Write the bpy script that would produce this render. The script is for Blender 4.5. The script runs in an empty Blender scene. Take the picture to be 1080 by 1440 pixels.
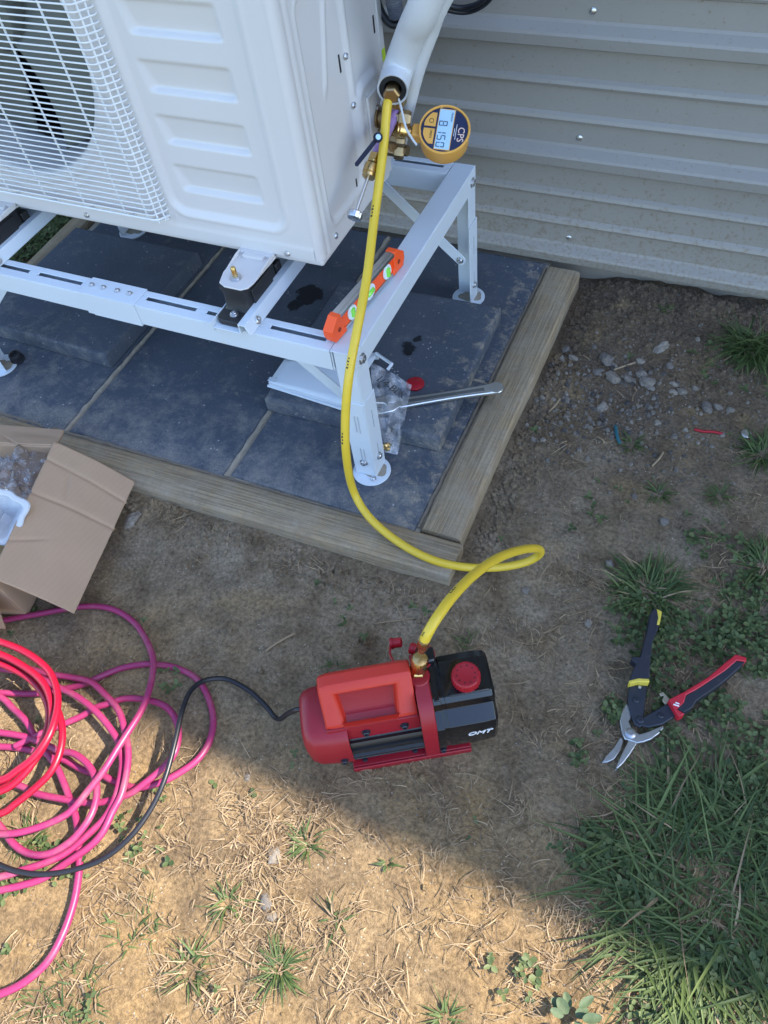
import bpy, bmesh, math, random
from mathutils import Vector, Matrix, noise
sc = bpy.context.scene
col = sc.collection
rnd = random.Random(7)
rad = math.radians

# ------------------------------------------------------------------ camera, sky, sun, exposure
cam = bpy.data.cameras.new('camera')
cam.sensor_fit = 'VERTICAL'; cam.sensor_height = 36.0; cam.lens = 26.943
cam.clip_start = 0.02; cam.clip_end = 500
cam_ob = bpy.data.objects.new('camera', cam); col.objects.link(cam_ob)
cam_ob.matrix_world = Matrix(((0.9097, -0.27311, 0.31283, 0), (0.40251, 0.76519, -0.50246, 0), (-0.10215, 0.58301, 0.80602, 1.17), (0, 0, 0, 1)))
sc.camera = cam_ob

SUN_EL, SUN_AZ = 47.0, 72.0        # azimuth from +Y towards +X
world = bpy.data.worlds.new('World'); sc.world = world; world.use_nodes = True
wn = world.node_tree.nodes
sky = wn.new('ShaderNodeTexSky'); sky.sky_type = 'NISHITA'; sky.sun_disc = False
sky.sun_elevation = rad(SUN_EL); sky.sun_rotation = rad(SUN_AZ)
sky.air_density = 1.0; sky.dust_density = 0.6; sky.ozone_density = 1.5
world.node_tree.links.new(sky.outputs[0], wn['Background'].inputs[0])
wn['Background'].inputs[1].default_value = 0.15
sl = bpy.data.lights.new('sun', 'SUN'); sl.energy = 3.2; sl.angle = rad(0.55); sl.color = (1.0, 0.92, 0.80)
so = bpy.data.objects.new('sun', sl); col.objects.link(so); so.location = (3, 2, 5)
sdir = Vector((math.sin(rad(SUN_AZ)) * math.cos(rad(SUN_EL)), math.cos(rad(SUN_AZ)) * math.cos(rad(SUN_EL)), math.sin(rad(SUN_EL))))
so.rotation_euler = sdir.to_track_quat('Z', 'Y').to_euler()
vs = sc.view_settings
vs.view_transform = 'Standard'; vs.look = 'None'; vs.gamma = 1.0; vs.use_curve_mapping = False
vs.exposure = 1.93
sc.cycles.max_bounces = 8

# ------------------------------------------------------------------ helpers
class G:
    """collects vertices and faces of one mesh"""
    def __init__(s): s.v = []; s.f = []
    def add(s, vs, fs, M=None):
        o = len(s.v)
        s.v += [tuple(M @ Vector(p)) for p in vs] if M else [tuple(p) for p in vs]
        s.f += [[i + o for i in f] for f in fs]
        return s
    def box(s, x0, x1, y0, y1, z0, z1, M=None):
        return s.add([(x0,y0,z0),(x1,y0,z0),(x1,y1,z0),(x0,y1,z0),(x0,y0,z1),(x1,y0,z1),(x1,y1,z1),(x0,y1,z1)],
                     [(3,2,1,0),(4,5,6,7),(0,1,5,4),(1,2,6,5),(2,3,7,6),(3,0,4,7)], M)
    def lathe(s, prof, p0, axis, n=24, lobe=None, cap=True):
        """prof: (radius, height along the axis)"""
        q = Vector(axis).normalized().to_track_quat('Z', 'Y'); p0 = Vector(p0)
        vs = []
        for r, h in prof:
            for i in range(n):
                a = 2 * math.pi * i / n
                rr = r * (lobe(a) if lobe else 1)
                vs.append(p0 + q @ Vector((rr * math.cos(a), rr * math.sin(a), h)))
        fs = []
        for k in range(len(prof) - 1):
            for i in range(n):
                j = (i + 1) % n
                fs.append((k*n+i, k*n+j, (k+1)*n+j, (k+1)*n+i))
        if cap and prof[0][0] > 1e-4: fs.append(tuple(range(n))[::-1])
        if cap and prof[-1][0] > 1e-4: fs.append(tuple((len(prof)-1)*n + i for i in range(n)))
        return s.add(vs, fs)
    def cyl(s, p0, p1, r, r1=None, n=16):
        d = Vector(p1) - Vector(p0)
        return s.lathe([(r, 0), (r if r1 is None else r1, d.length)], p0, d, n)
    def tube(s, pts, r, n=10, cap=True):
        P = [Vector(p) for p in pts]; m = len(P)
        T = [(P[min(i+1, m-1)] - P[max(i-1, 0)]).normalized() for i in range(m)]
        N = T[0].orthogonal().normalized(); vs = []
        for i in range(m):
            N = (N - T[i] * N.dot(T[i])).normalized(); B = T[i].cross(N)
            rr = r[i] if isinstance(r, (list, tuple)) else r
            for k in range(n):
                a = 2 * math.pi * k / n
                vs.append(P[i] + (N * math.cos(a) + B * math.sin(a)) * rr)
        fs = [(i*n+k, i*n+(k+1) % n, (i+1)*n+(k+1) % n, (i+1)*n+k) for i in range(m-1) for k in range(n)]
        if cap: fs += [tuple(range(n))[::-1], tuple((m-1)*n + k for k in range(n))]
        return s.add(vs, fs)
    def prism(s, poly, z0, z1, M=None):
        n = len(poly)
        vs = [(p[0], p[1], z0) for p in poly] + [(p[0], p[1], z1) for p in poly]
        fs = [tuple(range(n))[::-1], tuple(range(n, 2*n))] + [(i, (i+1) % n, n + (i+1) % n, n+i) for i in range(n)]
        return s.add(vs, fs, M)
    def loft(s, rings, cap=True):
        n = len(rings[0]); vs = [p for r in rings for p in r]
        fs = [(k*n+i, k*n+(i+1) % n, (k+1)*n+(i+1) % n, (k+1)*n+i) for k in range(len(rings)-1) for i in range(n)]
        if cap: fs += [tuple(range(n))[::-1], tuple((len(rings)-1)*n + i for i in range(n))]
        return s.add(vs, fs)
    def grid(s, fn, nu, nv, keep=None):
        vs = [fn(i / nu, j / nv) for j in range(nv+1) for i in range(nu+1)]
        fs = []
        for j in range(nv):
            for i in range(nu):
                if keep is None or keep((i + .5) / nu, (j + .5) / nv):
                    a = j*(nu+1)+i; fs.append((a, a+1, a+nu+2, a+nu+1))
        return s.add(vs, fs)

def spline(pts, sub=8, closed=False):
    P = [Vector(p) for p in pts]; out = []; m = len(P)
    rng = range(m if closed else m-1)
    for i in rng:
        if closed: a, b, c, d = P[i-1], P[i], P[(i+1) % m], P[(i+2) % m]
        else: a, b, c, d = P[max(i-1, 0)], P[i], P[i+1], P[min(i+2, m-1)]
        for k in range(sub):
            t = k / sub
            out.append(0.5*((2*b)+(c-a)*t+(2*a-5*b+4*c-d)*t*t+(3*b-a-3*c+d)*t**3))
    out.append(P[0] if closed else P[-1])
    return out

OFF = {}
def build(name, g, m, parent=None, local=False, loc=None, sm=35, bev=0, seg=2, off=None):
    """one mesh object; vertices given in world space unless local"""
    me = bpy.data.meshes.new(name)
    o0 = Vector((0,0,0))
    if off is not None: o0 = Vector(off)
    elif parent is not None and not local: o0 = OFF[parent.name]
    me.from_pydata([tuple(Vector(p) - o0) for p in g.v] if o0.length else g.v, [], g.f)
    if len(g.f) < 30000:
        bm = bmesh.new(); bm.from_mesh(me); bmesh.ops.recalc_face_normals(bm, faces=bm.faces); bm.to_mesh(me); bm.free()
    me.polygons.foreach_set('use_smooth', [sm > 0] * len(me.polygons))
    if 0 < sm < 180: me.set_sharp_from_angle(angle=rad(sm))
    me.materials.append(m)
    o = bpy.data.objects.new(name, me); col.objects.link(o)
    if parent is not None: o.parent = parent
    if loc is not None: o.location = loc
    elif off is not None: o.location = off
    OFF[o.name] = o0 if parent is not None else Vector(off if off is not None else (0,0,0))
    if bev:
        b = o.modifiers.new('bevel', 'BEVEL'); b.width = bev; b.segments = seg; b.limit_method = 'ANGLE'; b.angle_limit = rad(40)
    return o

def tag(o, label, cat, group=None):
    o['label'] = label; o['category'] = cat
    if group: o['group'] = group
    return o
def thing(name, label, cat, loc=(0,0,0), rz=0, group=None):
    o = bpy.data.objects.new(name, None); col.objects.link(o); o.empty_display_size = .05
    o.location = loc; o.rotation_euler = (0, 0, rz); OFF[o.name] = Vector(loc)
    return tag(o, label, cat, group)
def struct(o): o['kind'] = 'structure'; return o
def stuff(o): o['kind'] = 'stuff'; return o
def copy_tree(o, parent=None, loc=None):
    c = o.copy(); col.objects.link(c); c.parent = parent
    if loc is not None: c.location = loc
    for ch in list(o.children): copy_tree(ch, c)
    return c

def text_g(txt, size, M, extrude=.0004, shear=0):
    cu = bpy.data.curves.new('lettering', 'FONT'); cu.body = txt; cu.size = size; cu.align_x = 'CENTER'; cu.align_y = 'CENTER'
    cu.extrude = extrude; cu.shear = shear; cu.resolution_u = 3
    ob = bpy.data.objects.new('lettering', cu); col.objects.link(ob)
    dg = bpy.context.evaluated_depsgraph_get(); me = bpy.data.meshes.new_from_object(ob.evaluated_get(dg))
    g = G(); g.add([v.co for v in me.vertices], [tuple(p.vertices) for p in me.polygons], M)
    bpy.data.objects.remove(ob); bpy.data.curves.remove(cu); bpy.data.meshes.remove(me)
    return g

def frame(origin, x, z):
    """matrix with z along z and x near x"""
    z = Vector(z).normalized(); y = z.cross(Vector(x)).normalized(); x = y.cross(z)
    return Matrix(((x.x, y.x, z.x, origin[0]), (x.y, y.y, z.y, origin[1]), (x.z, y.z, z.z, origin[2]), (0,0,0,1)))

# ------------------------------------------------------------------ materials
def nodes(name):
    m = bpy.data.materials.new(name); m.use_nodes = True
    nt = m.node_tree; return m, nt, nt.nodes['Principled BSDF']
def N(nt, t, **k):
    n = nt.nodes.new(t)
    for a, b in k.items():
        if a.startswith('i_'):
            key = a[2:].replace('_', ' '); n.inputs[key if key in n.inputs else int(key)].default_value = b
        else: setattr(n, a, b)
    return n
def c4(c): return (c[0], c[1], c[2], 1)
def coords(nt, kind='Object', scale=(1,1,1)):
    tc = N(nt, 'ShaderNodeTexCoord'); mp = N(nt, 'ShaderNodeMapping'); mp.inputs['Scale'].default_value = scale
    nt.links.new(tc.outputs[kind], mp.inputs['Vector']); return mp.outputs['Vector']
def noise_n(nt, vec, scale, detail=4, rough=.55, dist=0):
    n = N(nt, 'ShaderNodeTexNoise'); n.inputs['Scale'].default_value = scale; n.inputs['Detail'].default_value = detail
    n.inputs['Roughness'].default_value = rough; n.inputs['Distortion'].default_value = dist
    nt.links.new(vec, n.inputs['Vector']); return n.outputs['Fac']
def ramp(nt, fac, a, b, ca=(0,0,0), cb=(1,1,1)):
    r = N(nt, 'ShaderNodeValToRGB'); r.color_ramp.elements[0].position = a; r.color_ramp.elements[1].position = b
    r.color_ramp.elements[0].color = c4(ca); r.color_ramp.elements[1].color = c4(cb)
    nt.links.new(fac, r.inputs['Fac']); return r.outputs['Color']
def mix(nt, fac, a, b, mode='MIX'):
    n = N(nt, 'ShaderNodeMix', data_type='RGBA', blend_type=mode)
    for sock, val in ((0, fac), (6, a), (7, b)):
        if hasattr(val, 'is_linked'): nt.links.new(val, n.inputs[sock])
        elif sock == 0: n.inputs[0].default_value = val
        else: n.inputs[sock].default_value = c4(val)
    return n.outputs[2]
def math_n(nt, op, a, b=0.0, c=None, clamp=False):
    n = N(nt, 'ShaderNodeMath', operation=op, use_clamp=clamp)
    for i, v in enumerate((a, b) if c is None else (a, b, c)):
        if hasattr(v, 'is_linked'): nt.links.new(v, n.inputs[i])
        else: n.inputs[i].default_value = v
    return n.outputs[0]
def bump(nt, h, strength, dist, prev=None):
    b = N(nt, 'ShaderNodeBump'); b.inputs['Strength'].default_value = strength; b.inputs['Distance'].default_value = dist
    nt.links.new(h, b.inputs['Height'])
    if prev is not None: nt.links.new(prev, b.inputs['Normal'])
    return b.outputs['Normal']

def mat(name, c, rough=.5, metal=0, var=.1, vs=8, bp=0, bs=90, dirt=None, dirt_amt=(.58, .75), dscale=14, coat=0, spec=.5, rvar=.08):
    m, nt, p = nodes(name); v = coords(nt)
    f = noise_n(nt, v, vs)
    base = mix(nt, f, [x * (1 - var) for x in c], [min(1, x * (1 + var)) for x in c])
    if dirt:
        d = ramp(nt, noise_n(nt, v, dscale, 6, .65), *dirt_amt)
        base = mix(nt, d, base, dirt)
    nt.links.new(base, p.inputs['Base Color'])
    r = N(nt, 'ShaderNodeMapRange'); nt.links.new(noise_n(nt, v, vs * 2.3), r.inputs[0])
    r.inputs[3].default_value = max(.02, rough - rvar); r.inputs[4].default_value = min(1, rough + rvar)
    nt.links.new(r.outputs[0], p.inputs['Roughness'])
    p.inputs['Metallic'].default_value = metal; p.inputs['Specular IOR Level'].default_value = spec
    p.inputs['Coat Weight'].default_value = coat
    if bp: nt.links.new(bump(nt, noise_n(nt, v, bs, 5), bp, .002), p.inputs['Normal'])
    return m

DUST = (.36, .28, .19)
M_white = mat('white_powder_coat', (.60, .655, .71), .38, var=.03, bp=.04, bs=400, dirt=(.62, .58, .5), dirt_amt=(.66, .85), dscale=7)  # white coat with the blue of the skylight mixed into its colour
M_casing = mat('off_white_casing', (.60, .575, .565), .42, var=.02, vs=3, bp=.03, bs=600, dirt=(.6, .56, .5), dirt_amt=(.68, .9), dscale=6)
M_wire = mat('white_coated_wire', (.70, .71, .72), .35, var=.03)
M_fan = mat('grey_fan_plastic', (.12, .128, .112), .5, var=.1, vs=12)
M_black = mat('black_rubber', (.018, .018, .02), .55, var=.2, vs=20, bp=.15, bs=200, dirt=(.12, .1, .08), dirt_amt=(.66, .85))
M_emboss_shade = mat('emboss_shade_grey', (.40, .42, .45), .5)
M_dark = mat('dark_void', (.012, .012, .013), .9, var=.1)  # near-black stands for the shade inside holes, slots and gaps
M_fins = mat('condenser_fins', (.05, .05, .05), .6, metal=.4)
M_steel = mat('zinc_steel', (.62, .62, .63), .3, metal=1, var=.12, vs=30)
M_chrome = mat('chrome_vanadium', (.78, .78, .78), .36, metal=1, var=.08, vs=20, bp=.05, bs=200)
M_brass = mat('brass', (.62, .43, .18), .28, metal=1, var=.18, vs=40, bp=.04, bs=200, dirt=(.3, .2, .1), dirt_amt=(.6, .8), dscale=60)
M_brass2 = mat('tarnished_brass', (.36, .25, .13), .38, metal=1, var=.25, vs=40, bp=.08, bs=160)
M_yellow = mat('yellow_hose_rubber', (.68, .47, .035), .42, var=.07, vs=14, bp=.05, bs=300, dirt=(.4, .3, .1), dirt_amt=(.62, .9), dscale=40)
M_ink = mat('black_print', (.02, .02, .02), .6)
M_gauge = mat('amber_gauge_boot', (.74, .38, .08), .5, var=.06, bp=.06, bs=200)
M_navy = mat('navy_gauge_face', (.012, .022, .07), .4, var=.05)
M_lcd = mat('lcd_glass', (.42, .62, .78), .25, var=.04, coat=.4)
M_lcdink = mat('lcd_segment', (.05, .10, .17), .4)
M_paleprint = mat('pale_print', (.78, .55, .45), .5)
M_whiteprint = mat('white_print', (.82, .82, .82), .5)
M_orange = mat('fluorescent_orange', (.95, .10, .015), .45, var=.05, dirt=(.5, .15, .05), dirt_amt=(.66, .9))
M_alu = mat('aluminium', (.58, .59, .61), .32, metal=1, var=.1, vs=25)
M_vial = mat('green_vial', (.25, .75, .08), .12, var=.1, coat=.6)
M_vialring = mat('vial_surround', (.72, .78, .82), .4)
M_lavender = mat('lavender_anodised', (.38, .25, .55), .35, metal=.3)
M_bluehandle = mat('dark_blue_handle', (.008, .010, .028), .5, spec=.25)
M_insul = mat('white_insulation_jacket', (.62, .64, .67), .55, var=.04, bp=.1, bs=120)
M_foam = mat('black_foam', (.015, .015, .015), .9)
M_conduit = mat('grey_conduit', (.10, .11, .13), .5)
M_cable = mat('black_cable', (.012, .012, .016), .4, var=.15)
M_pumpred = mat('red_pump_paint', (.27, .006, .016), .42, var=.07, vs=10, bp=.05, bs=260, dirt=(.30, .10, .08), dirt_amt=(.64, .9), dscale=18)
M_pumpred_bounce = mat('red_plastic_bounce_lit', (.50, .026, .013), .46, var=.06, vs=10, bp=.04, bs=260, dirt=(.5, .15, .08), dirt_amt=(.66, .9), dscale=18)  # same red as the pump body, with warm bounce light put in
M_gloss = mat('black_gloss', (.006, .006, .008), .14, var=.1, dirt=(.06, .05, .045), dirt_amt=(.6, .85), dscale=12, coat=.3)
M_fin = mat('black_motor_fins', (.012, .012, .013), .35, var=.2)
M_pink = mat('pink_cord_jacket', (.30, .026, .105), .40, var=.12, vs=10, bp=.10, bs=160, dirt=(.33, .10, .13), dirt_amt=(.5, .8), dscale=22)
M_pink_no_sheen = mat('cord_jacket_no_sheen', (.33, .004, .026), .36, var=.08, vs=10, bp=.06, bs=200, dirt=(.36, .05, .08), dirt_amt=(.62, .85), dscale=30)  # same cord as the pink; its weaker sheen is put into the colour
M_red = mat('red_plastic', (.34, .006, .016), .42)
M_blue = mat('teal_plastic', (.02, .12, .15), .45)
M_snipsteel = mat('brushed_tool_steel', (.50, .51, .53), .3, metal=1, var=.15, vs=30, bp=.08, bs=160)
M_gun = mat('gunmetal', (.04, .045, .06), .42, metal=.6, var=.2, vs=30)
M_grip = mat('navy_black_grip', (.014, .016, .026), .55, var=.2, vs=20, bp=.2, bs=260, dirt=(.1, .09, .08), dirt_amt=(.62, .85), dscale=30)
M_gripred = mat('red_grip', (.50, .012, .03), .45, var=.1)
M_gripyel = mat('yellow_trim', (.62, .48, .06), .5)
M_latch = mat('tan_latch_steel', (.42, .36, .26), .4, metal=.7)
M_styrene = mat('white_styrene', (.52, .54, .57), .35, var=.02)
M_twig = mat('dry_twig', (.30, .22, .13), .8, var=.25, vs=60)

def glassy(name, c, milk, rough, bmp):
    """thin clear film: see-through, milky where creased, with sharp sky glints"""
    m, nt, p = nodes(name); v = coords(nt)
    p.inputs['Base Color'].default_value = c4(c); p.inputs['Roughness'].default_value = rough; p.inputs['Specular IOR Level'].default_value = .6
    nrm = bump(nt, noise_n(nt, v, 70, 3, .5, 1.0), bmp, .006); nt.links.new(nrm, p.inputs['Normal'])
    tr = N(nt, 'ShaderNodeBsdfTransparent'); gl = N(nt, 'ShaderNodeBsdfGlossy'); gl.inputs['Roughness'].default_value = rough; nt.links.new(nrm, gl.inputs['Normal'])
    lw = N(nt, 'ShaderNodeLayerWeight'); lw.inputs['Blend'].default_value = .22; nt.links.new(nrm, lw.inputs['Normal'])
    a = N(nt, 'ShaderNodeMixShader'); nt.links.new(math_n(nt, 'ADD', math_n(nt, 'MULTIPLY', lw.outputs['Fresnel'], .9), .03, clamp=True), a.inputs[0])
    nt.links.new(tr.outputs[0], a.inputs[1]); nt.links.new(gl.outputs[0], a.inputs[2])
    b = N(nt, 'ShaderNodeMixShader'); nt.links.new(math_n(nt, 'MULTIPLY', ramp(nt, noise_n(nt, v, 45, 4), .4, .75), milk), b.inputs[0])
    nt.links.new(a.outputs[0], b.inputs[1]); nt.links.new(p.outputs[0], b.inputs[2])
    nt.links.new(b.outputs[0], nt.nodes['Material Output'].inputs['Surface']); return m
M_bag = glassy('clear_zip_bag', (.74, .78, .84), .30, .16, .12)
M_wrap = glassy('crumpled_clear_wrap', (.7, .72, .82), .22, .06, .8)

def dirt_mat():
    m, nt, p = nodes('trodden_soil'); v = coords(nt)
    sx = N(nt, 'ShaderNodeSeparateXYZ'); nt.links.new(v, sx.inputs[0])
    big = noise_n(nt, v, 3.2, 5, .6, .4); med = noise_n(nt, v, 17, 6, .65); fin = noise_n(nt, v, 150, 5, .7)
    base = mix(nt, ramp(nt, big, .35, .68), (.455, .295, .14), (.37, .262, .15))
    # grey of the shade put into the soil, with dusty sand round the pad
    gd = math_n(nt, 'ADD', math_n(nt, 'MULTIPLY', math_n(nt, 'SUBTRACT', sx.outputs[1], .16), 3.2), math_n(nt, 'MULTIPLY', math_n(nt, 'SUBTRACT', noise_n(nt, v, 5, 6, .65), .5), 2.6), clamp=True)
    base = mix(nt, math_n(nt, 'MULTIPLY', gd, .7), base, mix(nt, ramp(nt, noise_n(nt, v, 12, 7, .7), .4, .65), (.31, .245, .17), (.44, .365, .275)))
    # darker moist loam towards the shed on the right side of the pad
    t = math_n(nt, 'ADD', math_n(nt, 'MULTIPLY', math_n(nt, 'SUBTRACT', sx.outputs[1], .75), 1.9), math_n(nt, 'MULTIPLY', math_n(nt, 'SUBTRACT', big, .5), 2.2), clamp=True)
    base = mix(nt, math_n(nt, 'MULTIPLY', t, .85), base, (.17, .122, .085))
    base = mix(nt, ramp(nt, med, .42, .72), base, (.20, .140, .085))
    base = mix(nt, math_n(nt, 'MULTIPLY', ramp(nt, noise_n(nt, v, 7, 5, .6, .6), .56, .74), .55), base, (.52, .355, .18))
    base = mix(nt, 1.0, base, ramp(nt, fin, .32, .64, (.40,)*3, (1.0,)*3), 'MULTIPLY')
    vo = N(nt, 'ShaderNodeTexVoronoi'); vo.inputs['Scale'].default_value = 130; nt.links.new(v, vo.inputs['Vector'])
    speck = math_n(nt, 'MULTIPLY', ramp(nt, vo.outputs['Distance'], .10, .22, (1,1,1), (0,0,0)), ramp(nt, noise_n(nt, v, 60, 2), .56, .62))
    base = mix(nt, math_n(nt, 'MULTIPLY', speck, .7), base, (.62, .56, .46))
    # lawn colour added out of view to cut the warm bounce light
    far = math_n(nt, 'MAXIMUM', math_n(nt, 'SUBTRACT', -.62, sx.outputs[1]), math_n(nt, 'SUBTRACT', math_n(nt, 'ABSOLUTE', math_n(nt, 'ADD', sx.outputs[0], .45)), 1.75))
    far = math_n(nt, 'MULTIPLY', math_n(nt, 'ADD', far, math_n(nt, 'MULTIPLY', math_n(nt, 'SUBTRACT', big, .5), .5)), 4.0, clamp=True)
    base = mix(nt, far, base, mix(nt, med, (.045, .075, .025), (.09, .12, .045)))
    nt.links.new(base, p.inputs['Base Color']); p.inputs['Roughness'].default_value = .95; p.inputs['Specular IOR Level'].default_value = .15
    n1 = bump(nt, noise_n(nt, v, 75, 8, .72), .75, .008)
    n2 = bump(nt, noise_n(nt, v, 330, 5, .75), .9, .003, n1)
    n3 = bump(nt, speck, .5, .003, n2)
    nt.links.new(n3, p.inputs['Normal']); return m
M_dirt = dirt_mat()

def paver_mat():
    m, nt, p = nodes('charcoal_concrete_paver')
    tc = N(nt, 'ShaderNodeNewGeometry'); v = tc.outputs['Position']
    sx = N(nt, 'ShaderNodeSeparateXYZ'); nt.links.new(v, sx.inputs[0])
    base = mix(nt, noise_n(nt, v, 9, 5), (.050, .060, .078), (.086, .099, .122))
    base = mix(nt, math_n(nt, 'MULTIPLY', ramp(nt, noise_n(nt, v, 260, 4, .7), .5, .75), .5), base, (.12, .14, .18))
    # dust swept over the front row
    near = math_n(nt, 'MULTIPLY', math_n(nt, 'SUBTRACT', 1.02, sx.outputs[1]), 2.2, clamp=True)
    d1 = ramp(nt, math_n(nt, 'ADD', noise_n(nt, v, 16, 10, .8, .25), math_n(nt, 'MULTIPLY', near, .25)), .56, .78)
    gr = ramp(nt, noise_n(nt, v, 420, 3, .7), .38, .62)
    base = mix(nt, math_n(nt, 'MULTIPLY', math_n(nt, 'MULTIPLY', d1, .85), math_n(nt, 'ADD', math_n(nt, 'MULTIPLY', gr, .6), .4)), base, (.29, .265, .225))
    edge = math_n(nt, 'MULTIPLY', math_n(nt, 'SUBTRACT', .84, sx.outputs[1]), 7, clamp=True)
    rgt = math_n(nt, 'MULTIPLY', math_n(nt, 'SUBTRACT', sx.outputs[0], -.55), 6, clamp=True)
    d2 = ramp(nt, math_n(nt, 'ADD', noise_n(nt, v, 30, 10, .8, .3), math_n(nt, 'MULTIPLY', math_n(nt, 'MULTIPLY', rgt, .9), .13)), .60, .70)
    base = mix(nt, math_n(nt, 'MULTIPLY', math_n(nt, 'MULTIPLY', d2, .85), math_n(nt, 'ADD', math_n(nt, 'MULTIPLY', gr, .55), .45)), base, (.34, .285, .21))
    vo = N(nt, 'ShaderNodeTexVoronoi'); vo.inputs['Scale'].default_value = 75; nt.links.new(v, vo.inputs['Vector'])
    sp = math_n(nt, 'MULTIPLY', ramp(nt, vo.outputs['Distance'], .10, .17, (1,1,1), (0,0,0)), ramp(nt, noise_n(nt, v, 31, 2), .55, .62))
    base = mix(nt, math_n(nt, 'MULTIPLY', sp, .7), base, (.5, .48, .45))
    rough = .82
    # two oily wet stains
    wet = None
    for (cx, cy, r) in ((-.888, 1.262, .034), (-.905, 1.215, .018), (-.562, 1.118, .018), (-.555, 1.150, .008)):
        dv = N(nt, 'ShaderNodeVectorMath', operation='DISTANCE')
        cz = N(nt, 'ShaderNodeCombineXYZ'); nt.links.new(sx.outputs[0], cz.inputs[0]); nt.links.new(sx.outputs[1], cz.inputs[1])
        nt.links.new(cz.outputs[0], dv.inputs[0]); dv.inputs[1].default_value = (cx, cy, 0)
        dd = math_n(nt, 'ADD', dv.outputs['Value'], math_n(nt, 'MULTIPLY', math_n(nt, 'SUBTRACT', noise_n(nt, v, 38, 4), .5), .045))
        w = math_n(nt, 'MULTIPLY', math_n(nt, 'SUBTRACT', r + .003, dd), 200.0, clamp=True); wet = w if wet is None else math_n(nt, 'MAXIMUM', wet, w)
    base = mix(nt, math_n(nt, 'MULTIPLY', wet, .9), base, (.006, .006, .008))
    nt.links.new(base, p.inputs['Base Color'])
    nt.links.new(math_n(nt, 'SUBTRACT', rough, math_n(nt, 'MULTIPLY', wet, .25)), p.inputs['Roughness'])
    p.inputs['Specular IOR Level'].default_value = .3
    n1 = bump(nt, noise_n(nt, v, 300, 4, .7), .35, .002)
    nt.links.new(bump(nt, noise_n(nt, v, 40, 6, .6), .25, .004, n1), p.inputs['Normal']); return m
M_paver = paver_mat()
M_sand = mat('joint_sand', (.30, .26, .20), .95, var=.3, vs=60, bp=.6, bs=260, dirt=(.2, .16, .12), dscale=40)

def timber_mat():
    m, nt, p = nodes('weathered_pine_sleeper')
    v = coords(nt); vl = coords(nt, scale=(2.2, 60, 60)); vf = coords(nt, scale=(6, 260, 260))
    g1 = noise_n(nt, vl, 1.0, 5, .6, 1.2); g2 = noise_n(nt, vf, 1.0, 4, .6)
    base = mix(nt, g1, (.30, .215, .12), (.42, .32, .195))
    base = mix(nt, math_n(nt, 'MULTIPLY', ramp(nt, g2, .42, .60), .8), base, (.175, .125, .075))
    base = mix(nt, math_n(nt, 'MULTIPLY', ramp(nt, noise_n(nt, v, 16, 7, .7), .42, .66), .6), base, (.35, .295, .225))
    base = mix(nt, math_n(nt, 'MULTIPLY', ramp(nt, noise_n(nt, v, 70, 5, .7), .52, .66), .55), base, (.21, .175, .125))
    sw = noise_n(nt, coords(nt, scale=(240, 26, 26)), 1.0, 3, .6)
    base = mix(nt, math_n(nt, 'MULTIPLY', ramp(nt, sw, .5, .66), .35), base, (.24, .20, .14))
    kn = N(nt, 'ShaderNodeTexVoronoi'); kn.inputs['Scale'].default_value = 4.3; nt.links.new(v, kn.inputs['Vector'])
    base = mix(nt, math_n(nt, 'MULTIPLY', ramp(nt, kn.outputs['Distance'], .04, .10, (1,1,1), (0,0,0)), .75), base, (.10, .075, .05))
    base = mix(nt, math_n(nt, 'MULTIPLY', ramp(nt, noise_n(nt, v, 34, 6, .7), .58, .72), .5), base, (.30, .24, .17))
    base = mix(nt, math_n(nt, 'MULTIPLY', ramp(nt, noise_n(nt, v, 13, 9, .78), .52, .64), .7), base, (.26, .19, .125))
    nt.links.new(base, p.inputs['Base Color']); p.inputs['Roughness'].default_value = .88; p.inputs['Specular IOR Level'].default_value = .25
    n1 = bump(nt, g2, .55, .003); n2 = bump(nt, sw, .35, .002, n1); nt.links.new(bump(nt, g1, .4, .004, n2), p.inputs['Normal']); return m
M_timber = timber_mat()

def clad_mat():
    m, nt, p = nodes('taupe_steel_cladding'); v = coords(nt)
    sx = N(nt, 'ShaderNodeSeparateXYZ'); nt.links.new(v, sx.inputs[0])
    base = mix(nt, noise_n(nt, v, 2.5, 4), (.265, .247, .222), (.30, .28, .252))
    low = math_n(nt, 'SUBTRACT', 1.0, math_n(nt, 'MULTIPLY', sx.outputs[2], 3.2), clamp=True)
    sp = ramp(nt, math_n(nt, 'ADD', noise_n(nt, v, 120, 5, .7), math_n(nt, 'MULTIPLY', low, .12)), .60, .70)
    base = mix(nt, math_n(nt, 'MULTIPLY', sp, .7), base, (.20, .155, .11))
    base = mix(nt, math_n(nt, 'MULTIPLY', math_n(nt, 'POWER', low, 2.0), .28), base, (.33, .28, .21))
    st = noise_n(nt, coords(nt, scale=(9, 9, .7)), 2.0, 5, .6)
    base = mix(nt, math_n(nt, 'MULTIPLY', ramp(nt, st, .5, .75), .12), base, (.20, .18, .155))
    nt.links.new(base, p.inputs['Base Color'])
    rr = N(nt, 'ShaderNodeMapRange'); nt.links.new(noise_n(nt, v, 6, 3), rr.inputs[0]); rr.inputs[3].default_value = .34; rr.inputs[4].default_value = .5
    nt.links.new(rr.outputs[0], p.inputs['Roughness'])
    nt.links.new(bump(nt, noise_n(nt, v, 3.5, 3), .3, .01), p.inputs['Normal']); return m
M_clad = clad_mat()
M_joint = mat('earthy_joint', (.19, .155, .115), .95, var=.3, vs=50, bp=.6, bs=220)
M_footing = mat('earth_stained_concrete', (.30, .26, .21), .95, var=.25, vs=14, bp=.5, bs=120, dirt=(.18, .14, .1), dscale=10)
M_roof = mat('taupe_roof_steel', (.30, .29, .27), .45)

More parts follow.
